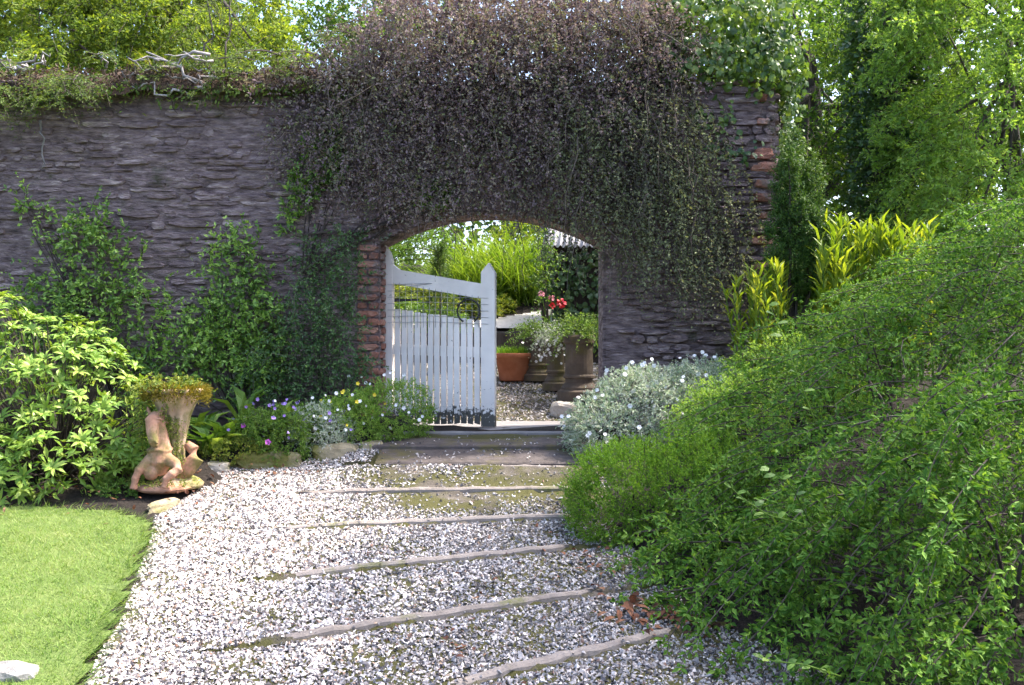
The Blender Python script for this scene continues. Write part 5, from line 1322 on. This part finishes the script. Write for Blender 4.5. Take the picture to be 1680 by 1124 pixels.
add_sprays(lg, tg, st, np.stack([rng.normal(0, .3, n_), np.full(n_, -.5), np.full(n_, -.6)], 1), L=.08, nl=9, tufts=2, ll=.016, lw=.006, droop=.2, ang=50, tw=.001, K=3)
n_ = 130; a = rng.uniform(0, 6.28, n_); st = np.array([ux, uy - .12, uz + .03]) + np.stack([np.cos(a) * rng.uniform(.1, .28, n_), np.sin(a) * rng.uniform(.1, .26, n_), rng.uniform(0, .03, n_)], 1)
add_sprays(lg, tg, st, np.stack([rng.normal(0, .5, n_), rng.normal(-.3, .4, n_), np.full(n_, .6)], 1), L=.06, nl=8, tufts=2, ll=.014, lw=.006, droop=.3, ang=50, tw=.001, K=3)
put(lg.obj('trailing_plant', M['meadow']), urn); put(tg.obj('trailing_stems', M['twig'], kind='stuff'), urn)

# ------------------------------------------------------------------ trees
def tree(name, label, base, trunk_top, blobs, n, mat, L, r=.12, limbs=10, group=None, flow=(0, 0, 0), outw=.6, rnd=.5, inner=.35, barkmat='bark', shell=(.55, 1.0), **kw):
    base = np.array(base, float); root = thing(name, label, 'tree', tuple(base), group)
    tg = Geo(); t = np.linspace(0, 1, 9)[:, None]; tt = np.array(trunk_top, float)
    c = base * (1 - t) + tt * t + rng.normal(0, .04, (9, 3)); c[0] = base - [0, 0, .1]
    tg.add(*tube(c, np.linspace(r, r * .4, 9), 10))
    for k in range(limbs):
        b_ = blobs[k % len(blobs)]; e = np.array(b_[0]) + rng.normal(0, .25, 3) * np.array(b_[1]); s_ = c[rng.integers(4, 9)]
        m_ = (s_ + e) / 2 + rng.normal(0, .12, 3); q = np.linspace(0, 1, 8)[:, None]
        tg.add(*tube(s_ * (1 - q) ** 2 + 2 * m_ * q * (1 - q) + e * q * q, np.linspace(r * .4, r * .08, 8), 6))
    put(tg.obj('trunk', M[barkmat], smooth=True), root)
    lg, tw_ = Geo(), Geo(); p, nn = blob_points(blobs, n, shell, -.7)
    add_sprays(lg, tw_, p, nn * outw + np.array(flow) + rng.normal(0, rnd, p.shape), L=rng.uniform(*L, len(p)), **kw)
    put(lg.obj('crown', mat), root); put(tw_.obj('twigs', M['twig'], kind='stuff'), root)
    return root
def fan_tree(name, label, base, trunk_top, blobs, nb, L, flow, mat, r=.1, limbs=12, outw=.5, rnd=.25, nvup=(0, -.5, .7), shell=(.5, 1.0), **kw):
    root = tree(name, label, base, trunk_top, blobs, 30, mat, (.2, .4), r=r, limbs=limbs, nl=10, ll=kw['ll'], lw=kw['lw'], K=4)
    lg, tg = Geo(), Geo(); p, nn = blob_points(blobs, nb, shell, -.7)
    d = nn * outw + np.array(flow) + rng.normal(0, rnd, p.shape); Ls = rng.uniform(*L, len(p))
    fans(lg, tg, p - nrm(d) * (Ls * .5)[:, None], d, nn * .3 + np.array(nvup) + rng.normal(0, .2, p.shape), Ls, **kw)
    put(lg.obj('branches', mat), root); put(tg.obj('branch_twigs', M['twig'], kind='stuff'), root)
    return root
# golden conifer behind the left of the wall
gb = []
for px, py, d, rx, rz_ in ((60, 30, 11.8, .9, .45), (200, 20, 11.6, .9, .5), (330, 55, 11.3, .8, .4), (130, 75, 11.2, .8, .35), (430, 70, 11.6, .6, .35), (240, -50, 12.2, 1.1, .5), (40, -60, 12, 1.0, .5), (-120, 20, 11.8, 1, .6), (400, 0, 12.3, .6, .4)):
    q = P(px, py, d); gb.append((tuple(q), (rx, .6, rz_)))
fan_tree('golden_conifer', 'golden green conifer with layered feathery sprays above the wall', (-4.3, 12.3, gz(-4.3, 12.3)), (-4.3, 12.3, 7.2), gb, 270, (.6, 1.1), (.15, -.6, -.1), M['golden'], r=.14, limbs=10,
     nsub=11, sub=.4, nl=13, tufts=2, ll=.053, lw=.022, droop=.45, ang=40)
# thin saplings on the wall top
for px, top_, lb in ((345, -30, 'thin leafy sapling growing from the wall top beside the roots'), (378, -20, 'second thin sapling on the wall top, towards the cascading shrub')):
    b_ = P(px, 112, 9.75); b_[2] = 4.08; e = P(px + rng.uniform(-15, 10), top_, 9.75)
    tree('sapling', lb, tuple(b_), tuple(e), [(tuple((b_ * .4 + e * .6)), (.32, .3, .5))], 70, M['hemlock'], (.15, .35), r=.012, limbs=5, nl=20, ll=.022, lw=.008, droop=.2, ang=50, flat=np.array([0, 0, 1.]), tw=.002, K=4)
# dry grass tuft on the wall
gt = P(270, 90, 9.7); root = thing('grass_tuft', 'pale dry grass tuft on top of the wall', 'grass', (gt[0], 9.7, 4.06)); tuft(root, np.array([gt[0], 9.7, 4.05]), .12, 160, .38, M['meadow'], 'blades', K=4, W=.006, spread=.8, bend=.4)
kt = dict(nl=12, tufts=2, ll=.055, lw=.032, droop=.25, ang=55, tw=.004, K=4)
q = P(590, 20, 13.5)
tree('garden_tree', 'broad-leaved tree showing behind the cascading shrub with sky beside it', (-2.2, 13.6, gz(-2.2, 13.6)), (-2.1, 13.6, 5.6), [(tuple(P(600, 25, 13.5)), (.5, .5, .4)), (tuple(P(540, 60, 13.2)), (.5, .5, .25)), (tuple(P(690, -10, 13.5)), (.5, .5, .5)), (tuple(P(650, 50, 13.0)), (.5, .4, .3)), (tuple(P(580, 10, 13.0)), (.5, .4, .35)), (tuple(P(610, 70, 12.6)), (.5, .4, .25)), (tuple(P(470, 20, 13.6)), (.35, .4, .3))], 700, M['tree'], (.25, .45), r=.09, limbs=8, **kt)
# far trees, left
tree('garden_tree', 'dark tree far behind the golden conifer', (-7.5, 17, gz(-7.5, 17)), (-7.5, 17, 7.5), [((-7.6, 17, 6.8), (1.6, 1.2, 1.4)), ((-6.0, 17, 6.4), (1.5, 1, 1.2)), ((-8.4, 17, 5.8), (1.2, 1, 1.3)), ((-4.6, 16.6, 5.8), (1.2, 1, 1.1)), ((-5.6, 16.8, 5.0), (1.6, 1, 1.0)), ((-7.4, 16.8, 5.0), (1.6, 1, 1.0))], 1000, M['tree'], (.4, .7), r=.2, limbs=10, **dict(kt, ll=.11, lw=.07))
# right: ivy-covered trunk and the trees round it
tb = [((3.9, 12.6, 4.6), (1.0, .9, .9)), ((3.1, 12.3, 4.0), (.8, .7, .8)), ((4.3, 12.6, 3.2), (1.0, .9, .9)), ((3.3, 12.2, 2.6), (.8, .7, .8)), ((5.0, 12.8, 5.2), (1.0, .9, .9)), ((3.5, 12.6, 5.6), (.9, .8, .6))]
tree('garden_tree', 'leafy green tree beyond the wall end with sky glinting through', (3.8, 12.8, gz(3.8, 12.8)), (3.9, 12.8, 5.4), tb, 1800, M['tree'], (.3, .55), r=.13, limbs=16, shell=(.5, 1.0), **kt)
ib = (4.35, 11.6, gz(4.35, 11.6)); it = tree('ivy_clad_tree', 'dark trunk thickly clad in ivy to the right of the yew', ib, (4.5, 11.7, 6.2), [((4.35, 11.6, 2.4), (.42, .4, 1.1)), ((4.45, 11.6, 3.9), (.45, .42, 1.2)), ((4.55, 11.7, 5.3), (.6, .5, 1.0))], 900, M['darkivy'], (.2, .4), r=.2, limbs=6, flow=(0, 0, -.3), nl=9, tufts=2, ll=.07, lw=.05, droop=.3, ang=60, tw=.004, K=4)
fb = []
for px, py, d, rx, rz_ in ((1560, 60, 9.6, .7, .6), (1640, 160, 9.2, .7, .6), (1560, 190, 9.6, .55, .5), (1650, 300, 8.9, .7, .5), (1565, 290, 9.4, .5, .4), (1680, 20, 9.4, .8, .7), (1610, -40, 9.8, .9, .5), (1720, 180, 9.0, .8, .9), (1640, 380, 8.9, .6, .35), (1740, 330, 9, .8, .5), (1600, 430, 8.9, .6, .3), (1690, 440, 8.8, .6, .35), (1520, 250, 9.6, .35, .35)):
    q = P(px, py, d + 1.3); fb.append((tuple(q), (rx * 1.15, .6, rz_ * 1.15)))
fan_tree('feathery_tree', 'light green feathery tree leaning in over the bank on the right', (5.6, 11.0, gz(5.6, 11.0)), (5.5, 11.0, 5.0), fb, 540, (.5, .95), (-.55, -.35, .0), M['feather'], r=.08, limbs=14,
     nsub=10, sub=.42, nl=10, tufts=2, ll=.052, lw=.022, droop=.4, ang=48)
kd = dict(kt, ll=.12, lw=.075)
tree('garden_tree', 'tall dense tree closing the view behind the ivy-clad trunk', (6.2, 16, gz(6.2, 16)), (6.2, 16, 6.5), [((4.6, 16, 5.6), (1.5, 1, 1.6)), ((6.4, 16, 6.0), (1.7, 1, 1.8)), ((8.2, 16, 5.8), (1.6, 1, 1.8)), ((5.4, 15.8, 3.6), (1.6, 1, 1.4)), ((7.4, 15.8, 3.6), (1.7, 1, 1.5))], 1500, M['tree'], (.4, .7), r=.2, limbs=16, **kd)
tree('garden_tree', 'tall tree on the bank casting dappled shade across the steps', (5.9, 7.4, gz(5.9, 7.4)), (5.2, 7.4, 6.4), [((4.0, 6.9, 7.0), (1.0, .9, .7)), ((4.8, 7.7, 7.3), (1.1, 1.0, .8)), ((5.5, 6.9, 7.5), (1.0, 1, .8)), ((4.5, 6.0, 7.2), (.9, .7, .6)), ((3.6, 6.2, 6.9), (.8, .8, .5))], 760, M['tree'], (.35, .6), r=.16, limbs=14, **dict(kt, ll=.08, lw=.05))
bush('shrub', 'mid green bushes filling the gap between the yew and the ivy-clad trunk', 'shrub', [((3.3, 10.6, 1.9), (.7, .5, .9)), ((4.2, 10.6, 1.7), (.8, .5, .8)), ((5.2, 10.3, 1.7), (.8, .5, .9))], 900, M['tree'], L=(.2, .4), flow=(0, -.1, .2), stems=10, inner=.2, base=(3.8, 10.7, 1.0), nl=11, tufts=2, ll=.05, lw=.025, droop=.2, ang=50, tw=.003, K=3)
# distant wood beyond the garden
wb = []
for i in range(26):
    x = -34 + i * 2.7 + rng.uniform(-.8, .8)
    if -10 < x < -5.5: continue
    up_ = 6.5 if (x > 7 or x < -10) else 0
    wb.append(((x, 40 + rng.uniform(-3, 3), 6 + up_ + rng.uniform(-1, 2)), (2.6, 2, 4.2 + up_ + rng.uniform(-.5, 1.5))))
p, nn = blob_points(wb, 4600, (.8, 1.0), -.1); lg, tg = Geo(), Geo()
add_sprays(lg, tg, p, nn + rng.normal(0, .5, p.shape), L=1.2, nl=12, tufts=1, ll=.42, lw=.3, droop=.3, ang=55, tw=.02, K=3)
lg.obj('distant_wood', M['tree'], kind='stuff')
